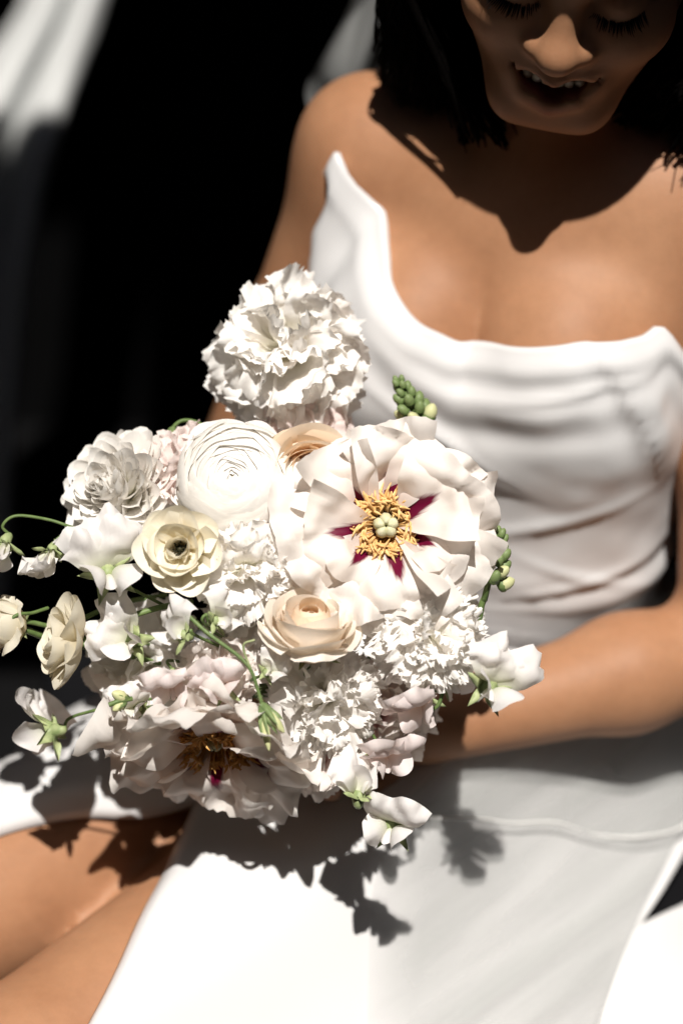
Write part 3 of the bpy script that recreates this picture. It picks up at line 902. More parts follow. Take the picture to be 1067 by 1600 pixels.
# ------------------------------------------------------------------ flowers
def petal_mat(name, tip, base, trans=0.38, rough=0.55, spec=0.3, mid=0.45, flare=None, vein=0.12, coat=0.0):
    m = bpy.data.materials.new(name); m.use_nodes = True
    nt = m.node_tree; L = nt.links.new
    b = nt.nodes['Principled BSDF']; out = nt.nodes['Material Output']
    b.inputs['Roughness'].default_value = rough; b.inputs['Specular IOR Level'].default_value = spec
    b.inputs['Coat Weight'].default_value = coat; b.inputs['Coat Roughness'].default_value = 0.22
    uv = nt.nodes.new('ShaderNodeTexCoord')
    sx = nt.nodes.new('ShaderNodeSeparateXYZ'); L(uv.outputs['UV'], sx.inputs[0])
    nz = nt.nodes.new('ShaderNodeTexNoise'); nz.inputs['Scale'].default_value = 90; nz.inputs['Detail'].default_value = 4
    L(uv.outputs['Object'], nz.inputs['Vector'])
    ad = nt.nodes.new('ShaderNodeMath'); ad.operation = 'MULTIPLY_ADD'; ad.inputs[1].default_value = 0.25; ad.inputs[2].default_value = -0.125
    L(nz.outputs['Fac'], ad.inputs[0])
    a2 = nt.nodes.new('ShaderNodeMath'); a2.operation = 'ADD'; L(sx.outputs['Y'], a2.inputs[0]); L(ad.outputs[0], a2.inputs[1])
    rp = nt.nodes.new('ShaderNodeValToRGB')
    rp.color_ramp.elements[0].position = 0.05; rp.color_ramp.elements[1].position = mid + 0.2
    rp.color_ramp.elements[0].color = (*base, 1); rp.color_ramp.elements[1].color = (*tip, 1)
    L(a2.outputs[0], rp.inputs['Fac'])
    col = rp.outputs[0]
    oi = nt.nodes.new('ShaderNodeObjectInfo')
    hs = nt.nodes.new('ShaderNodeHueSaturation')
    mr = nt.nodes.new('ShaderNodeMapRange'); mr.inputs['To Min'].default_value = 0.92; mr.inputs['To Max'].default_value = 1.04
    L(oi.outputs['Random'], mr.inputs['Value']); L(mr.outputs[0], hs.inputs['Value']); L(col, hs.inputs['Color'])
    col = hs.outputs[0]
    if flare:
        # flame mark at the petal's foot
        cx = nt.nodes.new('ShaderNodeMath'); cx.operation = 'MULTIPLY_ADD'; cx.inputs[1].default_value = 2; cx.inputs[2].default_value = -1; L(sx.outputs['X'], cx.inputs[0])
        ab = nt.nodes.new('ShaderNodeMath'); ab.operation = 'ABSOLUTE'; L(cx.outputs[0], ab.inputs[0])
        n2 = nt.nodes.new('ShaderNodeTexNoise'); n2.inputs['Scale'].default_value = 1.0; n2.inputs['Detail'].default_value = 3
        mp = nt.nodes.new('ShaderNodeMapping'); mp.inputs['Scale'].default_value = (26, 3, 1); L(uv.outputs['UV'], mp.inputs[0]); L(mp.outputs[0], n2.inputs['Vector'])
        # limit = 0.55 - u - |v|*1.1 + noise
        e1 = nt.nodes.new('ShaderNodeMath'); e1.operation = 'MULTIPLY_ADD'; e1.inputs[1].default_value = -flare[3]; e1.inputs[2].default_value = flare[4]; L(ab.outputs[0], e1.inputs[0])
        e2 = nt.nodes.new('ShaderNodeMath'); e2.operation = 'SUBTRACT'; L(e1.outputs[0], e2.inputs[0]); L(sx.outputs['Y'], e2.inputs[1])
        e3 = nt.nodes.new('ShaderNodeMath'); e3.operation = 'MULTIPLY_ADD'; e3.inputs[1].default_value = 0.30; L(n2.outputs['Fac'], e3.inputs[0]); L(e2.outputs[0], e3.inputs[2])
        r2 = nt.nodes.new('ShaderNodeMapRange'); r2.inputs['From Min'].default_value = 0.13; r2.inputs['From Max'].default_value = 0.27; L(e3.outputs[0], r2.inputs['Value'])
        mx = nt.nodes.new('ShaderNodeMix'); mx.data_type = 'RGBA'; mx.inputs['B'].default_value = (*flare[:3], 1)
        L(r2.outputs[0], mx.inputs['Factor']); L(col, mx.inputs['A']); col = mx.outputs['Result']
    L(col, b.inputs['Base Color'])
    wv = nt.nodes.new('ShaderNodeTexNoise'); wv.inputs['Scale'].default_value = 1.0; wv.inputs['Detail'].default_value = 4
    m3 = nt.nodes.new('ShaderNodeMapping'); m3.inputs['Scale'].default_value = (34, 2.2, 1)
    L(uv.outputs['UV'], m3.inputs[0]); L(m3.outputs[0], wv.inputs['Vector'])
    bp = nt.nodes.new('ShaderNodeBump'); bp.inputs['Strength'].default_value = vein; bp.inputs['Distance'].default_value = 0.0012
    L(wv.outputs['Fac'], bp.inputs['Height']); L(bp.outputs[0], b.inputs['Normal'])
    tl = nt.nodes.new('ShaderNodeBsdfTranslucent')
    wm = nt.nodes.new('ShaderNodeMix'); wm.data_type = 'RGBA'; wm.blend_type = 'MULTIPLY'; wm.inputs['Factor'].default_value = 1.0; wm.inputs['B'].default_value = (1.0, 0.97, 0.93, 1)
    L(col, wm.inputs['A']); L(wm.outputs['Result'], tl.inputs['Color'])
    ms = nt.nodes.new('ShaderNodeMixShader'); ms.inputs[0].default_value = trans
    L(b.outputs[0], ms.inputs[1]); L(tl.outputs[0], ms.inputs[2]); L(ms.outputs[0], out.inputs['Surface'])
    return m

W_PEONY = petal_mat('peony_petal', (0.92, 0.875, 0.835), (0.90, 0.77, 0.70), 0.40, 0.5, 0.3, flare=(0.16, 0.003, 0.035, 1.0, 0.76))
W_PEONY2 = petal_mat('peony_outer_petal', (0.92, 0.88, 0.845), (0.90, 0.72, 0.65), 0.40, 0.5, 0.3)
W_CARN = petal_mat('carnation_petal', (0.93, 0.915, 0.895), (0.90, 0.89, 0.80), 0.40, 0.6, 0.2)
W_CARNB = petal_mat('blush_carnation_petal', (0.91, 0.86, 0.83), (0.84, 0.54, 0.52), 0.40, 0.6, 0.2)
W_RAN = petal_mat('ranunculus_petal', (0.89, 0.875, 0.85), (0.85, 0.83, 0.70), 0.36, 0.5, 0.3)
W_CREAM = petal_mat('cream_petal', (0.90, 0.86, 0.74), (0.88, 0.80, 0.58), 0.25, 0.32, 0.5, coat=0.5, vein=0.12)
W_CREAM2 = petal_mat('cream_matt_petal', (0.83, 0.785, 0.66), (0.76, 0.68, 0.47), 0.40, 0.5, 0.3)
W_ROSE = petal_mat('peach_rose_petal', (0.92, 0.80, 0.65), (0.92, 0.66, 0.40), 0.40, 0.5, 0.3, mid=0.6)
W_ROSE2 = petal_mat('pale_peach_petal', (0.92, 0.86, 0.78), (0.91, 0.76, 0.60), 0.40, 0.5, 0.3, mid=0.55)
W_BLUSH = petal_mat('blush_petal', (0.86, 0.76, 0.735), (0.83, 0.62, 0.56), 0.40, 0.5, 0.3)
W_PEA = petal_mat('sweet_pea_petal', (0.91, 0.89, 0.885), (0.83, 0.84, 0.70), 0.42, 0.5, 0.25)
W_PEAB = petal_mat('blush_sweet_pea_petal', (0.86, 0.785, 0.78), (0.82, 0.67, 0.61), 0.42, 0.5, 0.25)
def green(name, c1, c2, rough=0.5):
    m = mat(name, c1, rough, 0.3)
    vary(m, c1, c2, 160.0, 3.0)
    return m
G_STEM = green('stem_green', (0.075, 0.125, 0.035), (0.14, 0.20, 0.07))
G_CALYX = green('calyx_green', (0.17, 0.23, 0.09), (0.36, 0.40, 0.21))
G_BUD = green('bud_green', (0.09, 0.14, 0.05), (0.21, 0.27, 0.11))
G_BUDP = green('pale_bud', (0.40, 0.42, 0.20), (0.55, 0.55, 0.32))
G_DARK = mat('seed_dark', (0.03, 0.028, 0.012), 0.6, 0.3)
G_STAM = mat('stamen_ochre', (0.62, 0.36, 0.11), 0.7, 0.2); vary(G_STAM, (0.58, 0.32, 0.10), (0.80, 0.56, 0.27), 300.0)
G_STAM2 = mat('stamen_orange', (0.45, 0.20, 0.05), 0.7, 0.2); vary(G_STAM2, (0.52, 0.25, 0.06), (0.74, 0.44, 0.15), 300.0)
G_PIST = mat('pistil_pale', (0.56, 0.52, 0.32), 0.6, 0.3); vary(G_PIST, (0.42, 0.42, 0.22), (0.70, 0.66, 0.48), 200.0)

def new_mesh(name, verts, faces, material, uv=None):
    o = mesh_obj(name, verts, faces, material, None, True, uv)
    me = o.data
    bpy.data.objects.remove(o)
    return me

def petal(material, Ln, Wd, nu=14, nv=14, base=0.22, pw=0.8, tip=0.35, tp=2.6, b0=0.0, b1=0.0, b2=0.0, cup=0.2, ruf=0.0, rufn=3.0, fringe=0.0,
          fringen=10, crump=0.0, notch=0.0, fold=0.0, seed=0, rp=2.0, crease=0.0):
    rn = random.Random(seed)
    u = np.linspace(0, 1, nu + 1); v = np.linspace(-1, 1, nv + 1)
    fr = np.array([rn.uniform(-1, 1) for _ in v])
    Lv = Ln * (1 - tip * np.abs(v) ** tp - notch * np.exp(-(v / 0.25) ** 2) + 0.05 * np.sin(v * rn.uniform(2, 5) + rn.uniform(0, 6)))
    U, Vv = np.meshgrid(u, v, indexing='ij')
    w = Wd * (base + (1 - base) * U ** pw)
    th = b0 + b1 * U + b2 * U ** 3
    du = 1.0 / nu
    cy = np.cumsum(np.cos(th), axis=0) * du - np.cos(th[0]) * du
    cz = np.cumsum(np.sin(th), axis=0) * du - np.sin(th[0]) * du
    sc = Lv[None, :] * (1 + fringe * fr[None, :] * U ** 6)
    x = Vv * w; y = cy * sc; z = cz * sc
    c = cup
    x = x * (1 - 0.25 * abs(c) * Vv ** 2)
    d = c * Wd * Vv ** 2 * (0.3 + 0.7 * np.sin(np.pi * np.clip(U, 0, 1) * 0.62))
    p1, p2, p3, p4 = [rn.uniform(0, 6.28) for _ in range(4)]
    XN, YN = x / Ln, y / Ln
    if ruf:
        fq = rufn * 1.35
        RN = np.array([[noise.noise(Vector((p1 * 9 + XN[a, b] * fq, p3 * 9 + YN[a, b] * fq, p2))) * 2.0 + 0.7 * noise.noise(Vector((p3 * 9 + XN[a, b] * fq * 2.2, YN[a, b] * fq * 2.2, p4))) for b in range(nv + 1)] for a in range(nu + 1)])
        d = d + ruf * (U ** rp) * RN
    if fringe > 0:
        d = d + 0.35 * fringe * Ln * U ** 8 * np.array([rn.uniform(-1, 1) for _ in v])[None, :]
    if crump:
        ox, oy = rn.uniform(0, 50), rn.uniform(0, 50)
        N = np.array([[noise.noise(Vector((ox + XN[a, b] * 1.9, oy + YN[a, b] * 1.9, 0.3))) + 0.25 * noise.noise(Vector((ox + XN[a, b] * 4.4, oy + YN[a, b] * 4.4, 4.3))) for b in range(nv + 1)] for a in range(nu + 1)])
        d = d + crump * N * (0.25 + U)
    if crease:
        for q in range(3):
            v0, k_ = rn.uniform(-.7, .7), rn.uniform(-.7, .7)
            d = d + rn.choice((-1, 1)) * crease * np.sqrt((Vv - v0 - k_ * (U - .5)) ** 2 + 0.004) * U
    if fold:
        d = d - fold * np.exp(-(Vv / 0.16) ** 2) * U
    y = y - np.sin(th) * d; z = z + np.cos(th) * d
    verts = np.stack([x, y, z], axis=-1).reshape(-1, 3)
    uv = np.stack([(Vv + 1) / 2, U], axis=-1).reshape(-1, 2)
    return new_mesh('petal', verts, grid_faces(nu + 1, nv + 1), material, uv)

def shell(material, Rr, a_tip, half, a0=2.3, flare=0.0, squash=0.8, nu=10, nv=12, wob=0.03, seed=0, point=0.0, curl=0.0):
    """a cupped petal lying on a ball: from the foot (polar angle a0) to its rim (a_tip), half-width in azimuth"""
    rn = random.Random(seed)
    u = np.linspace(0, 1, nu + 1); v = np.linspace(-1, 1, nv + 1)
    U, Vv = np.meshgrid(u, v, indexing='ij')
    p1, p2 = rn.uniform(0, 6.28), rn.uniform(0, 6.28)
    rim = a_tip + 0.30 * np.abs(Vv) ** 2.6 * (a0 - a_tip) * 0.6 + 0.05 * np.sin(3 * Vv + p1) - point * np.exp(-(Vv / 0.3) ** 2)
    pol = a0 + (rim - a0) * U
    az = Vv * half * (0.35 + 0.65 * np.sin(np.pi * 0.5 * np.minimum(1, U * 1.4)))
    r = Rr * (1 + wob * np.sin(2.3 * Vv + p2) * U + 0.03 * np.abs(Vv) ** 2 + flare * U ** 4 + curl * U ** 10 + 0.012 * np.sin(7 * Vv + p1) * U ** 3)
    x = r * np.sin(pol) * np.sin(az); y = r * np.sin(pol) * np.cos(az); z = r * np.cos(pol) * squash
    verts = np.stack([x, y, z], axis=-1).reshape(-1, 3)
    uv = np.stack([(Vv + 1) / 2, U], axis=-1).reshape(-1, 2)
    return new_mesh('petal', verts, grid_faces(nu + 1, nv + 1), material, uv)

def flower_root(name, loc, facing, roll=0.0):
    z = Vector(facing).normalized(); up = Vector(UPV)
    if abs(z.dot(up)) > 0.97: up = Vector(DIR)
    x = up.cross(z).normalized(); y = z.cross(x)
    M = Matrix((x, y, z)).transposed().to_4x4() @ Matrix.Rotation(roll, 4, 'Z')
    M.translation = Vector(loc)
    o = empty(name); o.matrix_world = M
    return o, M
def PM(az, r0, tilt, z0=0.0, sc=1.0, twist=0.0):
    return Matrix.Rotation(az, 4, 'Z') @ Matrix.Translation((0, r0, z0)) @ Matrix.Rotation(tilt, 4, 'X') @ Matrix.Rotation(twist, 4, 'Y') @ Matrix.Scale(sc, 4)

GROUP = 'flowers of the bridal bouquet'
TIE = HANDLE
def add_stem(root, M, start_local, way=(), rad=0.0017, tie=True, end_to=None, name='stem', material=None):
    Mi = M.inverted()
    s = M @ Vector(start_local)
    zax = (M.to_3x3() @ Vector((0, 0, 1))).normalized()
    pts = [A_(s)]
    if way:
        pts += [A_(w) for w in way]
    else:
        pts.append(A_(s - zax * 0.03) * .6 + .4 * (A_(s) * .7 + TIE * .3))
    if tie:
        rn = random.Random(hash(tuple(np.round(s, 4))) & 0xffff)
        j = A_([rn.uniform(-.009, .009), rn.uniform(-.009, .009), 0])
        pts.append(TIE - HAX * 0.045 + j * 1.5); pts.append(TIE + j); pts.append(TIE + HAX * 0.045 + j)
    c = spline(pts, 8 + 6 * len(pts))
    r = np.full(len(c), rad)
    v, f = tube([A_(Mi @ Vector(p)) for p in c], r, 7)
    return mesh_obj(name, v, f, material or G_STEM, root)

def sepals(root, n, Ln, Wd, tilt, z0, material=G_CALYX, r0=0.002, seed=3, name='sepal', bend=0.5):
    me = petal(material, Ln, Wd, 6, 6, base=0.7, pw=0.6, tip=0.85, tp=1.2, b0=0, b1=bend, cup=0.5, seed=seed)
    for i in range(n):
        inst(name, me, root, PM(2 * math.pi * i / n + 0.3, r0, tilt, z0))

def finish(root, label, cat):
    tag(root, label, cat, GROUP)

# ---- peony
def stamens(root, n, hgt, spread, material, seed, z0=0.004, rmin=0.006, rmax=0.0105):
    rn = random.Random(seed); parts = []
    for i in range(n):
        a = rn.uniform(0, 6.283); r = math.sqrt(rn.uniform(0, 1)) * (rmax - rmin) + rmin
        d = spread * (0.35 + 0.65 * r / rmax); h = hgt * rn.uniform(0.75, 1.1)
        b = A_([math.cos(a) * r, math.sin(a) * r, z0])
        dr = A_([math.cos(a) * math.sin(d), math.sin(a) * math.sin(d), math.cos(d)])
        p = [b, b + dr * h * 0.5, b + dr * h * 0.8, b + dr * h]
        cu = A_([rn.uniform(-1, 1), rn.uniform(-1, 1), rn.uniform(-.8, .5)]) * 0.0048
        p += [b + dr * h * 1.12 + cu * .5, b + dr * h * 1.28 + cu * 1.0, b + dr * h * 1.42 + cu * 1.8]
        parts.append(tube(p, [0.00035, 0.00035, 0.0004, 0.0007, 0.00095, 0.0009, 0.0003], 6))
    v, f = join(parts)
    o = mesh_obj('stamens', v, f, material, root); o['kind'] = 'stuff'
    return o
def peony(loc, facing, scale, roll, label, seed, big=True, orange=False):
    root, M = flower_root('peony', loc, facing, roll)
    rn = random.Random(seed)
    inner = [petal(W_PEONY, 0.058, 0.043, 24, 28, base=0.10, pw=1.25, tip=0.24, tp=2.8, b0=0.15, b1=-0.2, b2=-0.5, cup=0.24, ruf=0.0050, rufn=2.0 + .4 * k, fringe=0.012, crump=0.015, crease=0.003, notch=0.06, seed=seed * 10 + k, rp=2.6) for k in range(4)]
    outer = [petal(W_PEONY2, 0.070, 0.056, 24, 30, base=0.16, pw=0.72, tip=0.24, tp=2.8, b0=0.15, b1=-0.1, b2=-0.4, cup=0.16, ruf=0.0068, rufn=2.3 + .4 * k, fringe=0.012, crump=0.022, crease=0.004, notch=0.05, seed=seed * 10 + 5 + k, rp=2.6) for k in range(5)]
    small = [petal(W_PEONY, 0.044, 0.024, 18, 16, base=0.22, pw=0.75, tip=0.3, tp=2.2, b0=0.2, b1=-0.5, b2=-0.9, cup=0.3, ruf=0.002, rufn=1.4, fringe=0.02, crump=0.012, seed=seed * 10 + 8 + k) for k in range(2)]
    S = scale
    for i in range(9):
        inst('petal', outer[i % 5], root, PM(i * math.pi / 4.5 + rn.uniform(-.15, .15), 0.006 * S, R(rn.uniform(6, 24)), -0.010 * S, S * rn.uniform(.92, 1.06), rn.uniform(-.25, .25)))
    for i in range(7):
        inst('petal', inner[i % 4], root, PM(i * 2 * math.pi / 7 + 0.35 + rn.uniform(-.1, .1), 0.008 * S, R((16, 30, 18, 32, 20, 30, 24)[i] + rn.uniform(-3, 3)), -0.003 * S, S * rn.uniform(.9, 1.05), rn.uniform(-.3, .3)))
    for az_ in (2.4, 4.3):
        inst('petal', small[int(az_) % 2], root, PM(az_ - roll, 0.020 * S, R(52), -0.002 * S, S * 0.9, rn.uniform(-.4, .4)))
    st = stamens(root, 300, (0.0135 if orange else 0.0098) * S, 0.98, G_STAM2 if orange else G_STAM, seed, 0.002)
    parts = []
    for k in range(5):
        a = k * 2 * math.pi / 5
        c = A_([math.cos(a) * 0.0052, math.sin(a) * 0.0052, 0.004])
        parts.append(tube([c, c + A_([0, 0, 0.006]), c * A_([.9, .9, 1]) + A_([0, 0, 0.011]), c * A_([.5, .5, 1]) + A_([0, 0, 0.0145])], [0.004, 0.0050, 0.0042, 0.0012], 9))
    v, f = join(parts)
    ps = 0.55 if orange else 0.85
    mesh_obj('pistil', [A_(p) * ps for p in v], f, G_PIST, root)
    sepals(root, 4, 0.03 * S, 0.014 * S, R(20), -0.014 * S, seed=seed)
    add_stem(root, M, (0, 0, -0.012), rad=0.003)
    finish(root, label, 'peony')
    return root

# ---- carnation and fringed lisianthus
def carnation(loc, facing, rad, roll, label, seed, material=None, n_rings=5, dens=1.0, fringe=0.10, ruf=1.0, name='carnation', open_=1.0, wide=1.0, core=72, hang=()):
    material = material or W_CARN
    root, M = flower_root(name, loc, facing, roll)
    rn = random.Random(seed); S = rad / 0.04
    vs_ = [petal(material, 0.041 * S, 0.0270 * S * wide, 14, 44, base=0.14, pw=0.95, tip=0.30, tp=2.2, b0=0.10, b1=-0.25 + .12 * k, b2=-0.7 + .2 * k, cup=0.30, ruf=0.0046 * S * ruf, rufn=2.6 + .6 * k, fringe=fringe,
                 crump=0.010 * S, seed=seed * 7 + k, rp=3.2) for k in range(5)]
    N = int(n_rings * 6.6 * dens)
    zlo = -0.35 - 0.25 * (open_ - 1)
    for i in range(N):
        zz = 1 - (1 - zlo) * ((i + .5) / N) ** 0.9
        a = i * 2.399963 + rn.uniform(-.25, .25)
        rr_ = math.sqrt(max(0, 1 - zz * zz))
        n_ = Vector((rr_ * math.cos(a), rr_ * math.sin(a), zz + rn.uniform(-.08, .08))).normalized()
        tz = Vector((0, 0, 1)) - n_ * n_.z
        if tz.length < 0.2: tz = Vector((rn.uniform(-1, 1), rn.uniform(-1, 1), 0))
        tz = (tz.normalized() + 0.42 * Vector((rn.gauss(0, 1), rn.gauss(0, 1), rn.gauss(0, .6)))); tz = (tz - n_ * tz.dot(n_)).normalized()
        xx = n_.cross(tz)
        Mx = Matrix((xx, n_, tz)).transposed().to_4x4()
        Mx.translation = n_ * 0.006 * S * zz + Vector((0, 0, -0.006 * S))
        inst('petal', vs_[rn.randrange(5)], root, Mx @ Matrix.Scale((0.80 if zz > .5 else 0.92 if zz > 0 else 1.0) * rn.uniform(.9, 1.08), 4))
    for a_, tl in hang:
        inst('petal', vs_[rn.randrange(5)], root, PM(a_ - roll, 0.006 * S, R(tl), -0.010 * S, 0.95, rn.uniform(-.3, .3)))
    v, f = tube([(0, 0, -0.004 * S), (0, 0, -0.012 * S), (0, 0, -0.024 * S), (0, 0, -0.028 * S)], [0.008 * S, 0.0075 * S, 0.006 * S, 0.003 * S], 10)
    mesh_obj('calyx', v, f, G_CALYX, root)
    add_stem(root, M, (0, 0, -0.026 * S))
    finish(root, label, 'carnation' if name == 'carnation' else 'lisianthus')
    return root, M

# ---- ranunculus (tight, ball shaped)
def ranunculus(loc, facing, rad, roll, label, seed):
    root, M = flower_root('ranunculus', loc, facing, roll)
    rn = random.Random(seed)
    rings = 14
    for k in range(rings):
        t = k / (rings - 1)
        Rr = rad * (0.24 + 0.76 * t ** 0.85)
        at_ = 0.12 + 0.92 * t ** 0.85
        n = 3 + int(4 * t)
        mes = [shell(W_RAN, Rr, at_ + 0.05 * q, 1.25 * 2 * math.pi / n / 2 + 0.25, a0=2.1, flare=-0.07 + 0.05 * t, squash=0.66, nu=9, nv=14, wob=0.03, seed=seed + 17 * k + q) for q in range(2)]
        for i in range(n):
            inst('petal', mes[i % 2], root, Matrix.Rotation(2 * math.pi * i / n + k * 1.1 + rn.uniform(-.12, .12), 4, 'Z') @ Matrix.Translation((0, 0, 0.0035 * (1 - t))) @ Matrix.Rotation(rn.uniform(-.05, .05), 4, 'X'))
    v, f = tube([(0, 0, 0.0), (0, 0, rad * 0.10), (0, 0, rad * 0.17), (0, 0, rad * 0.19)], [rad * .14, rad * .12, rad * .06, rad * .01], 10)
    mesh_obj('heart', v, f, W_CREAM2, root)
    # guard petals
    g = petal(W_RAN, rad * 0.95, rad * 0.62, 10, 12, base=0.3, tip=0.35, b0=0.5, b1=-0.6, cup=0.2, ruf=0.001, crump=0.003, seed=seed)
    for i in range(6):
        inst('petal', g, root, PM(i * math.pi / 3 + .4, rad * 0.30, R(8), -rad * 0.40, rn.uniform(.9, 1.05)))
    add_stem(root, M, (0, 0, -rad * 0.4))
    finish(root, label, 'ranunculus')

# ---- spiky double ranunculus
def spiky(loc, facing, rad, roll, label, seed):
    root, M = flower_root('ranunculus', loc, facing, roll)
    rn = random.Random(seed)
    vs_ = [petal(W_RAN, rad * 1.0, rad * (0.27 + .05 * k), 10, 10, base=0.45, pw=0.6, tip=0.36, tp=2.2, b0=0.05, b1=0.35, b2=-0.1, cup=0.55, ruf=0.0008, rufn=1.2, crump=0.0035, fold=0.002 * (k % 2), seed=seed + k) for k in range(5)]
    for ring in range(11):
        t = ring / 10
        n = 6 + int(9 * t)
        for i in range(n):
            inst('petal', vs_[rn.randrange(5)], root, PM(2 * math.pi * (i + rn.uniform(-.2, .2)) / n + ring * .4, rad * 0.12 * t, R(80 * (1 - t) + 0 * t + rn.uniform(-5, 5)), rad * (0.08 - 0.32 * t),
                 (0.62 + 0.38 * t) * rn.uniform(.92, 1.06), rn.uniform(-.35, .35)))
    add_stem(root, M, (0, 0, -rad * 0.3))
    finish(root, label, 'ranunculus')

# ---- butterfly ranunculus (few glossy petals, dark heart)
def butterfly(loc, facing, rad, roll, label, seed, material=None, tilt0=70, tilt1=20):
    material = material or W_CREAM
    root, M = flower_root('butterfly_ranunculus', loc, facing, roll)
    rn = random.Random(seed)
    vs_ = [petal(material, rad * 0.92, rad * 0.56, 14, 16, base=0.20, pw=0.7, tip=0.34, tp=2.2, b0=-0.25, b1=0.75, b2=-0.05, cup=0.50, ruf=0.0005, rufn=1.2, crump=0.0025, seed=seed + k) for k in range(4)]
    for n, tl, sc, z in ((5, tilt0, 0.62, 0.0), (6, (tilt0 + tilt1) / 2, 0.85, -0.0015), (7, tilt1, 1.05, -0.004)):
        for i in range(n):
            inst('petal', vs_[rn.randrange(4)], root, PM(2 * math.pi * (i + rn.uniform(-.12, .12)) / n + n, rad * 0.06, R(tl + rn.uniform(-6, 6)), z, sc * rn.uniform(.93, 1.07), rn.uniform(-.2, .2)))
    parts = [tube([(0, 0, 0), (0, 0, rad * .14), (0, 0, rad * .22), (0, 0, rad * .24)], [rad * .07, rad * .08, rad * .05, rad * .01], 9)]
    for i in range(22):
        a = i * 2.399; r = rad * (0.06 + 0.05 * (i % 3) / 2)
        b = A_([math.cos(a) * r, math.sin(a) * r, 0.001]); e_ = b * A_([1.25, 1.25, 1]) + A_([0, 0, rad * .20])
        parts.append(tube([b, e_, e_ + A_([0, 0, .0012])], [0.0003, 0.0006, 0.0003], 5))
    v, f = join(parts)
    o = mesh_obj('heart', v, f, G_DARK, root); o['kind'] = 'stuff'
    add_stem(root, M, (0, 0, -0.004))
    finish(root, label, 'ranunculus')
    return root, M

# ---- rose
def rose(loc, facing, rad, roll, label, seed, m_in, m_out, tight=1.0, rings=7, rise=0.55):
    root, M = flower_root('rose', loc, facing, roll)
    rn = random.Random(seed)
    for k in range(rings):
        t = k / (rings - 1)
        Rr = rad * (0.14 + 0.80 * t)
        n = 3 if t < .5 else 4 if t < .85 else 5
        at_ = (0.14 + rise * t) * tight
        mes = [shell(m_in if t < 0.55 else m_out, Rr, at_ + rn.uniform(-.06, .06) * (1 + 2.5 * t), 1.5 * math.pi / n + 0.35, a0=2.5, flare=-0.12 + 0.22 * t, curl=0.03 + 0.18 * t, squash=1.12 - 0.1 * t, nu=11, nv=14, wob=0.05 + 0.05 * t, seed=seed + 31 * k + q) for q in range(2)]
        for i in range(n):
            inst('petal', mes[i % 2], root, Matrix.Rotation(2 * math.pi * i / n + k * 1.9 + rn.uniform(-.2, .2), 4, 'Z') @ Matrix.Translation((0, 0, -0.10 * rad * t)) @ Matrix.Rotation(rn.uniform(-.06, .06), 4, 'X'))
    g = petal(m_out, rad * 1.25, rad * 0.85, 12, 14, base=0.3, tip=0.35, tp=2.2, b0=1.0, b1=-0.7, b2=-0.8, cup=0.25, ruf=0.001, crump=0.004, seed=seed)
    for i in range(4):
        inst('petal', g, root, PM(i * math.pi / 2 + .5, rad * 0.25, R(4), -rad * 0.85, rn.uniform(.92, 1.06)))
    sepals(root, 5, rad * 0.9, rad * 0.16, R(-10), -rad * 0.95, seed=seed)
    add_stem(root, M, (0, 0, -rad * 0.95), rad=0.0024)
    finish(root, label, 'rose')

# ---- sweet pea
_PEA = {}
def pea_meshes(material):
    if material.name not in _PEA:
        d = {}
        d['std'] = [petal(material, 0.027, 0.0205, 14, 20, base=0.30, pw=0.55, tip=0.42, tp=2.0, b0=0.55, b1=-0.9, b2=-0.8, cup=-0.10, ruf=0.0040, rufn=1.8 + .4 * k, crump=0.0060, notch=0.10, fold=0.002, seed=50 + k) for k in range(4)]
        d['wing'] = [petal(material, 0.019, 0.0095, 10, 10, base=0.35, pw=0.6, tip=0.45, tp=2.0, b0=0.0, b1=0.6, b2=0.2, cup=0.5, ruf=0.0012, rufn=1.3, crump=0.003, seed=60 + k) for k in range(3)]
        d['keel'] = petal(material, 0.011, 0.0045, 8, 8, base=0.5, pw=0.6, tip=0.5, tp=2.0, b0=0.0, b1=1.1, cup=1.0, seed=70)
        _PEA[material.name] = d
    return _PEA[material.name]
CALYX = None
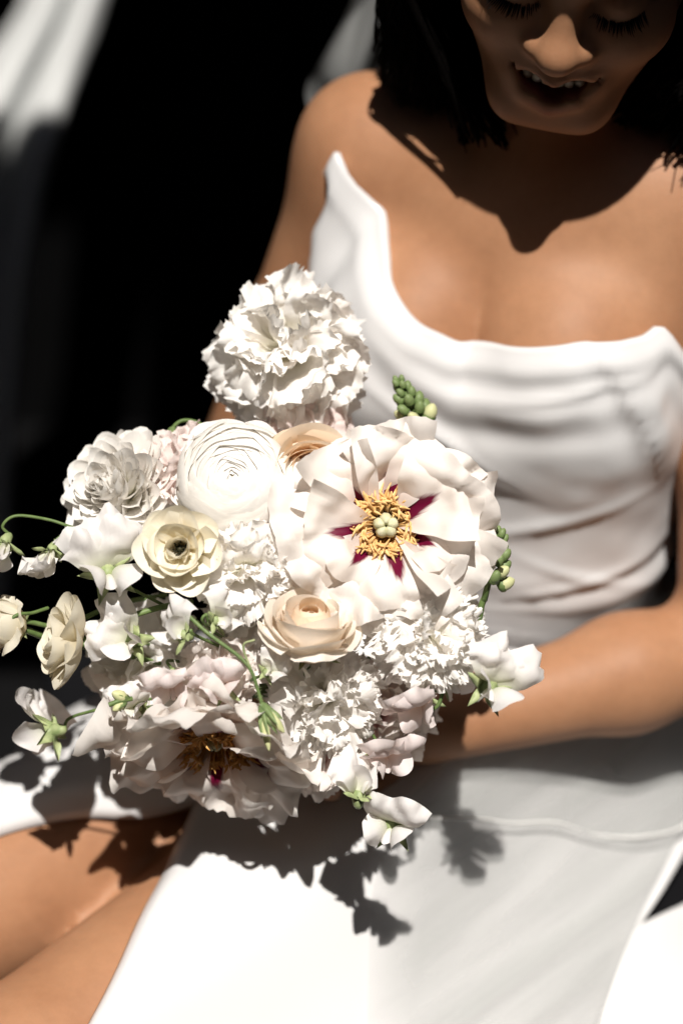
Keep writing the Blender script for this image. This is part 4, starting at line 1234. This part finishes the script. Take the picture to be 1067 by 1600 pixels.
def sweet_pea(loc, facing, roll, label, seed, scale=1.0, material=None, way=None, tie=True, std_tilt=62, name='sweet_pea', single=False, stem=True):
    """facing = the way the wings and keel point"""
    global CALYX
    material = material or W_PEA
    root, M = flower_root(name, loc, facing, roll)
    rn = random.Random(seed); S = scale
    d = pea_meshes(material)
    inst('petal', d['std'][seed % 4], root, PM(0, 0.001 * S, R(std_tilt), 0, S))
    if not single:
        inst('petal', d['std'][(seed + 1) % 4], root, PM(0.15, 0.0015 * S, R(std_tilt + 9), 0.001, S * 0.9, 0.1))
    for s in (-1, 1):
        inst('wing', d['wing'][(seed + (s > 0)) % 3], root, Matrix.Translation((0.002 * s * S, 0, 0.001)) @ Matrix.Rotation(R(78 + rn.uniform(-8, 8)), 4, 'X') @ Matrix.Rotation(s * R(58 + rn.uniform(-12, 12)), 4, 'Y') @ Matrix.Scale(S, 4))
    inst('keel', d['keel'], root, Matrix.Translation((0, -0.001, 0.002)) @ Matrix.Rotation(R(82), 4, 'X') @ Matrix.Scale(S, 4))
    if CALYX is None:
        CALYX = petal(G_CALYX, 0.0135, 0.0036, 8, 6, base=0.9, pw=0.5, tip=0.92, tp=1.1, b0=0.8, b1=-1.2, b2=-0.5, cup=0.5, crump=0.002, seed=81)
    v, f = tube([(0, 0, 0.002 * S), (0, -0.001 * S, -0.003 * S), (0, -0.002 * S, -0.0065 * S), (0, -0.0025 * S, -0.008 * S)], [0.0034 * S, 0.0036 * S, 0.0026 * S, 0.0012 * S], 10)
    mesh_obj('calyx', v, f, G_CALYX, root)
    for i in range(5):
        inst('sepal', CALYX, root, Matrix.Translation((0, -0.001 * S, -0.003 * S)) @ PM(2 * math.pi * i / 5 + .2, 0.0025 * S, R(24), 0, S * rn.uniform(.85, 1.1)))
    if stem:
        add_stem(root, M, (0, -0.0025 * S, -0.007 * S), way or (), rad=0.00105, tie=tie)
    tag(root, label, 'sweet pea', GROUP)
    return root, M

# ---- closed bud
def bud(root, base, tipdir, Ln, rad, material, name='bud'):
    t = A_(tipdir) / np.linalg.norm(tipdir)
    pts = [A_(base) + t * Ln * q for q in (0, .12, .35, .6, .82, .95, 1.0)]
    v, f = tube(pts, [rad * q for q in (.35, .75, 1.0, .92, .6, .28, .04)], 9)
    return mesh_obj(name, v, f, material, root)

def leafy_bud(root, base, tipdir, Ln, rad, inner, seed=0):
    t = Vector(tipdir).normalized()
    b = bud(root, A_(base) + A_(t) * Ln * 0.12, tipdir, Ln * 0.86, rad * 0.80, inner)
    x = t.orthogonal().normalized(); y = t.cross(x)
    B_ = Matrix((x, y, t)).transposed().to_4x4(); B_.translation = Vector(base)
    me = petal(G_BUD, Ln * 0.78, rad * 0.78, 8, 6, base=0.7, pw=0.5, tip=0.92, tp=1.15, b0=-0.42, b1=0.55, b2=0.25, cup=0.7, crump=0.002, seed=seed + 90)
    rn = random.Random(seed)
    for i in range(5):
        inst('sepal', me, root, B_ @ PM(2 * math.pi * i / 5 + rn.uniform(-.1, .1), rad * 0.30, R(80 + rn.uniform(-6, 6)), 0, rn.uniform(.85, 1.1)))
    return b
# ---- snapdragon spike in bud
def snapdragon(base, tip, label, seed, wid):
    base, tip = A_(base), A_(tip)
    ax = tip - base; Ln = np.linalg.norm(ax); ax /= Ln
    root, M = flower_root('snapdragon', base, ax, 0)
    rn = random.Random(seed)
    v, f = tube([(0, 0, -0.01), (0, 0, Ln * .5), (0, 0, Ln * .95)], [0.0022, 0.0018, 0.001], 8)
    mesh_obj('stem', v, f, G_STEM, root)
    pts = [A_([0, 0, q]) for q in (0, .12, .32, .58, .82, .95, 1.0)]
    vv, ff = tube(pts, [.14, .30, .40, .38, .27, .13, .02], 10)
    me_g = new_mesh('bud', vv, ff, G_BUD); me_p = new_mesh('bud', vv, ff, G_BUDP)
    vv, ff = tube([A_([0, 0, -.04]), A_([0, 0, .05]), A_([0, 0, .22]), A_([0, 0, .34])], [.16, .36, .43, .40], 9, False)
    me_c = new_mesh('sepal_cup', vv, ff, G_STEM)
    n = 26
    for i in range(n):
        t = i / (n - 1)
        a = i * 2.399 + rn.uniform(-.2, .2)
        sz = (0.0120 * (1 - t) + 0.0052 * t) * rn.uniform(.9, 1.1)
        tl = R(52 * (1 - t) + 12 * t)
        r = wid * (1 - 0.75 * t) * 0.30
        Mx = Matrix.Translation((math.cos(a) * r, math.sin(a) * r, Ln * (0.02 + 0.90 * t))) @ Matrix.Rotation(a, 4, 'Z') @ Matrix.Rotation(tl, 4, 'Y') @ Matrix.Scale(sz, 4)
        b = inst('bud', me_p if (t < .3 and rn.random() < .45) else me_g, root, Mx)
        inst('sepal_cup', me_c, b, Matrix.Identity(4))
    add_stem(root, M, (0, 0, -0.008), rad=0.0022, name='lower_stem')
    tag(root, label, 'snapdragon', GROUP)

# ================================================================== the bouquet
D0 = 1.585
def at(px, py, d=D0): return P(px, py, d - 0.045)
peony(at(602, 822, 1.592), V(0.02, 0.02, 1), 0.90, 0.35, 'largest flower: open cream peony with magenta star marks round golden stamens', 3)
peony(at(338, 1150, 1.612), V(-0.10, -0.84, 0.53), 0.97, 0.1, 'peony hanging lowest in the bouquet with orange stamens half hidden', 8, orange=True)
carnation(at(448, 545, 1.655), V(-0.22, 0.42, 0.88), 0.053, 0.4, 'tall white ruffled lisianthus standing above all other flowers', 21, fringe=0.035, ruf=1.15, name='lisianthus', n_rings=5, wide=1.12, open_=1.35, hang=((3.0, -40), (3.6, -35), (2.4, -30), (3.3, -15)))
ranunculus(at(366, 748, 1.602), V(-0.08, 0.22, 0.97), 0.0372, 0.0, 'round white ranunculus with tightly coiled petals', 5)
spiky(at(190, 770, 1.625), V(-0.48, 0.30, 0.82), 0.042, 0.0, 'white double ranunculus with narrow pointed petals at the upper left', 41)
butterfly(at(283, 858, 1.575), V(-0.06, 0.05, 1), 0.0325, 0.2, 'glossy cream ranunculus with a small dark heart', 61)
carnation(at(382, 888, 1.588), V(0.05, -0.05, 1), 0.035, 0.9, 'fringed white carnation tucked below the coiled ranunculus', 33, fringe=0.07, n_rings=5, core=60)
rose(at(484, 742, 1.600), V(0.08, 0.16, 0.98), 0.0260, 0.3, 'apricot rose between the coiled ranunculus and the large peony', 71, W_ROSE, W_ROSE, 1.0, 7, 1.2)
rose(at(486, 972, 1.568), V(0.10, 0.84, 0.52), 0.0250, 1.2, 'pale peach rose seen from the side below the large peony', 74, W_ROSE, W_ROSE2, 0.95, 7, 1.35)
carnation(at(290, 735, 1.625), V(-0.25, 0.30, 0.9), 0.031, 0.5, 'pale pink lisianthus peeping out behind the coiled ranunculus', 77, W_BLUSH, fringe=0.02, ruf=0.6, name='lisianthus', n_rings=4, wide=1.2)
carnation(at(470, 682, 1.66), V(0.05, 0.35, 0.9), 0.034, 0.9, 'shaded blush lisianthus under the tall white one', 79, W_BLUSH, fringe=0.02, ruf=0.6, name='lisianthus', n_rings=4, wide=1.2)
carnation(at(668, 992, 1.592), V(0.16, 0.02, 1), 0.038, 0.2, 'crisp white carnation with jagged edges below the large peony', 35, fringe=0.075, n_rings=5, dens=1.1, core=66)
carnation(at(508, 1092, 1.605), V(0.08, -0.15, 1), 0.038, 1.2, 'fringed ivory carnation at the lower middle of the bouquet', 37, fringe=0.07, n_rings=5, core=64)
carnation(at(505, 1178, 1.625), V(0.12, -0.55, 0.82), 0.029, 0.5, 'blush carnation with rosy heart at the bottom of the bouquet', 39, W_CARNB, fringe=0.05, ruf=0.8, n_rings=4, wide=1.2)
carnation(at(408, 955, 1.625), V(0.0, -0.1, 1), 0.034, 0.1, 'soft white lisianthus behind the side-on peach rose', 43, fringe=0.03, ruf=0.7, name='lisianthus', n_rings=4, wide=1.4)
carnation(at(225, 1030, 1.645), V(-0.45, -0.05, 0.9), 0.036, 0.6, 'white lisianthus shaded at the left of the bouquet', 45, fringe=0.03, ruf=0.7, name='lisianthus', n_rings=4, wide=1.45)
carnation(at(600, 1120, 1.65), V(0.35, -0.35, 0.85), 0.036, 0.6, 'pale lisianthus under the crisp jagged carnation', 47, W_CARNB, fringe=0.03, ruf=0.7, name='lisianthus', n_rings=4, wide=1.4)
carnation(at(345, 1060, 1.60), V(-0.05, 0.0, 1), 0.026, 0.6, 'small blush lisianthus above the lowest peony', 48, W_CARNB, fringe=0.03, ruf=0.6, name='lisianthus', n_rings=4, wide=1.3)
butterfly(at(118, 1005, 1.60), V(-0.80, 0.15, 0.25), 0.036, 0.4, 'cream ranunculus turned side on over the dark at the left', 63, W_CREAM2, 70, 10)
rose(at(2, 975, 1.60), V(-0.7, 0.2, 0.5), 0.0155, 0.2, 'small cream rose bud cut by the left edge of the picture', 81, W_CREAM2, W_CREAM2, 0.8, 5)

# sweet peas
sweet_pea(at(168, 893, 1.585), V(0.25, -0.15, 0.95), 0.15, 'lilac white sweet pea under the pointed ranunculus', 1, 1.55, way=[at(225, 930, 1.60)], std_tilt=6)
sweet_pea(at(78, 862, 1.595), V(-0.25, -0.9, 0.3), 0.3, 'small white sweet pea hanging in the dark below the long stem', 2, 0.95, way=[at(92, 840, 1.596), at(125, 826, 1.60), at(200, 850, 1.64)])
sweet_pea(at(4, 850, 1.595), V(-0.3, -0.85, 0.3), 0.0, 'white sweet pea at the end of the long stem on the left edge', 3, 1.1, way=[at(4, 822, 1.595), at(25, 806, 1.595), at(75, 812, 1.60), at(120, 826, 1.605), at(210, 850, 1.65)])
sweet_pea(at(82, 1142, 1.625), V(-0.75, -0.35, -0.4), 0.4, 'pale sweet pea seen from behind at the lower left over the dress', 4, 1.35, way=[at(110, 1122, 1.622), at(165, 1106, 1.61), at(205, 1095, 1.61)], std_tilt=20)
sweet_pea(at(765, 1072, 1.565), V(0.30, -0.10, 0.95), -0.5, 'white sweet pea in front of her forearm', 6, 1.4, way=[at(752, 1035, 1.60), at(720, 1030, 1.63)], std_tilt=18)
sweet_pea(at(612, 1290, 1.60), V(-0.25, -0.2, 0.85), -0.2, 'lone white sweet pea dangling below the bouquet', 6, 1.35, way=[at(600, 1300, 1.60), at(560, 1240, 1.61), at(555, 1190, 1.63)], std_tilt=40, single=True)
sweet_pea(at(560, 1240, 1.58), V(0.25, 0.95, 0.25), 0.1, 'upturned white sweet pea just above the dangling one', 7, 1.20, way=[at(556, 1258, 1.59), at(545, 1225, 1.62)], std_tilt=60)
sweet_pea(at(660, 1095, 1.592), V(-0.1, -0.8, 0.5), 0.5, 'pink tinged sweet pea below the crisp jagged carnation', 8, 1.2, W_PEAB, way=[at(690, 1075, 1.60), at(686, 1040, 1.62)], std_tilt=25)
sweet_pea(at(285, 990, 1.568), V(-0.75, 0.15, 0.5), 0.4, 'white sweet pea facing left beneath the glossy cream ranunculus', 9, 0.95, way=[at(300, 985, 1.568), at(320, 1000, 1.58)], std_tilt=22, single=True)
sweet_pea(at(340, 968, 1.568), V(0.75, 0.1, 0.5), -0.4, 'white sweet pea facing right beneath the fringed carnation', 10, 0.95, way=[at(322, 960, 1.566), at(330, 985, 1.58)], std_tilt=22, single=True)
sweet_pea(at(268, 1062, 1.575), V(-0.05, -0.9, 0.4), 0.2, 'pink flushed sweet pea nodding above the lowest peony', 11, 1.05, W_PEAB, way=[at(268, 1045, 1.58), at(285, 1035, 1.61)], std_tilt=18)
sweet_pea(at(345, 1075, 1.572), V(0.0, 0.0, 1), 0.2, 'blush sweet pea directly above the orange stamens', 12, 1.05, W_PEAB, std_tilt=45)
sweet_pea(at(418, 1050, 1.568), V(0.55, 0.15, 0.8), -0.6, 'little white sweet pea beside the fuzzy green stem', 13, 0.7, std_tilt=40, single=True)
sweet_pea(at(205, 1000, 1.60), V(-0.3, 0.0, 0.95), 0.9, 'broad white sweet pea behind the side-on cream ranunculus', 14, 1.3, std_tilt=30)
sweet_pea(at(215, 1105, 1.61), V(-0.4, -0.2, 0.9), 0.3, 'shaded sweet pea at the left rim beside the green calyx', 15, 1.0, std_tilt=40)
sweet_pea(at(600, 1175, 1.60), V(0.3, -0.6, 0.7), 0.1, 'white sweet pea at the lower right rim above the dangling ones', 16, 1.15, W_PEAB, std_tilt=35)
sweet_pea(at(700, 1060, 1.63), V(0.4, -0.3, 0.85), 0.5, 'sweet pea half hidden between jagged carnation and forearm', 17, 1.1, std_tilt=45)
sweet_pea(at(90, 850, 1.60), V(0.7, 0.3, 0.4), 0.5, 'tiny white sweet pea bud beside the long stem', 18, 0.38, way=[at(100, 840, 1.60)], tie=False, single=True)

snapdragon(at(660, 672, 1.645), at(620, 588, 1.640), 'green snapdragon bud spike above the large peony', 5, 0.022)
snapdragon(at(762, 915, 1.60), at(784, 826, 1.60), 'green snapdragon bud spike right of the large peony', 9, 0.022)

# fuzzy sweet pea stem with its closed buds across the front
def bud_spray():
    root = empty('sweet_pea_bud_stem', tuple(at(400, 1050, 1.56)))
    o = at(400, 1050, 1.56)
    c = spline([at(290, 958, 1.562), at(325, 990, 1.558), at(372, 1025, 1.556), at(392, 1048, 1.555), at(405, 1085, 1.555), at(410, 1105, 1.556)], 40)
    v, f = tube(c - o, np.linspace(0.0014, 0.0010, 40), 8)
    mesh_obj('stem', v, f, G_STEM, root)
    rn = random.Random(2); parts = []
    for i in range(260):
        p = c[rn.randrange(40)] - o; d = A_([rn.gauss(0, 1) for _ in range(3)]); d /= np.linalg.norm(d)
        parts.append(tube([p + d * .001, p + d * .0028], [0.00009, 0.00004], 3, False))
    v, f = join(parts)
    h = mesh_obj('fuzz', v, f, G_CALYX, root); h['kind'] = 'stuff'
    for a, b, l, r in ((at(408, 1100, 1.556), at(440, 1140, 1.552), 0.024, 0.0044), (at(408, 1102, 1.556), at(420, 1172, 1.552), 0.030, 0.0038)):
        leafy_bud(root, a - o, b - a, l, r, G_BUDP, int(l * 1e4))
    v, f = tube(spline([c[24] - o, at(380, 1010, 1.553) - o, at(398, 1000, 1.552) - o], 12), 0.0008, 5)
    mesh_obj('tendril', v, f, G_CALYX, root)
    tag(root, 'fuzzy green stem with two closed buds across the bouquet front', 'bud stem', GROUP)
bud_spray()

# nodding buds and plain stems
def plain_stem(pts, rad, label, name='flower_stem', buds=()):
    o = pts[0]
    root = empty(name, tuple(o))
    v, f = tube(spline([p - o for p in pts], 40), rad, 8)
    mesh_obj('stem', v, f, G_STEM, root)
    for a, b, l, r, m in buds:
        leafy_bud(root, a - o, b - a, l, r, G_BUDP, int(l * 1e4))
    tag(root, label, 'flower stem', GROUP)
plain_stem([at(262, 700, 1.64), at(268, 672, 1.64), at(285, 657, 1.64), at(312, 662, 1.645), at(335, 685, 1.65), at(350, 730, 1.66)], 0.0013, 'hooked green stem with a drooping calyx behind the coiled ranunculus',
           buds=[(at(270, 668, 1.64), at(262, 705, 1.635), 0.020, 0.0048, G_CALYX), (at(318, 664, 1.646), at(296, 700, 1.64), 0.018, 0.0042, G_CALYX)])
plain_stem([at(20, 972, 1.602), at(45, 972, 1.605), at(100, 978, 1.62), at(180, 945, 1.63), at(260, 930, 1.65)], 0.0017, 'green stem running from the small cream bud behind the cream ranunculus')
plain_stem([at(125, 1005, 1.606), at(175, 975, 1.60), at(240, 952, 1.60), at(300, 940, 1.62)], 0.0020, 'bright green stem of the side-on cream ranunculus')
plain_stem([at(0, 985, 1.59), at(25, 962, 1.59), at(50, 958, 1.60), at(75, 950, 1.61)], 0.0012, 'thin leafy stem crossing the small cream bud at the left edge')
plain_stem([at(690, 1042, 1.592), at(692, 1075, 1.590), at(682, 1105, 1.592), at(655, 1112, 1.60)], 0.0013, 'curved dark green stem under the crisp jagged carnation')
plain_stem([at(206, 1092, 1.580), at(186, 1096, 1.575), at(170, 1102, 1.574)], 0.0016, 'short green stem with an open calyx at the left rim',
           buds=[(at(200, 1094, 1.58), at(170, 1080, 1.572), 0.013, 0.005, G_CALYX), (at(196, 1096, 1.58), at(175, 1112, 1.572), 0.012, 0.004, G_CALYX)])
plain_stem([at(468, 640, 1.655), at(470, 680, 1.66), at(480, 760, 1.67)], 0.0022, 'dark green stem of the tall lisianthus')
bpy.context.view_layer.update()
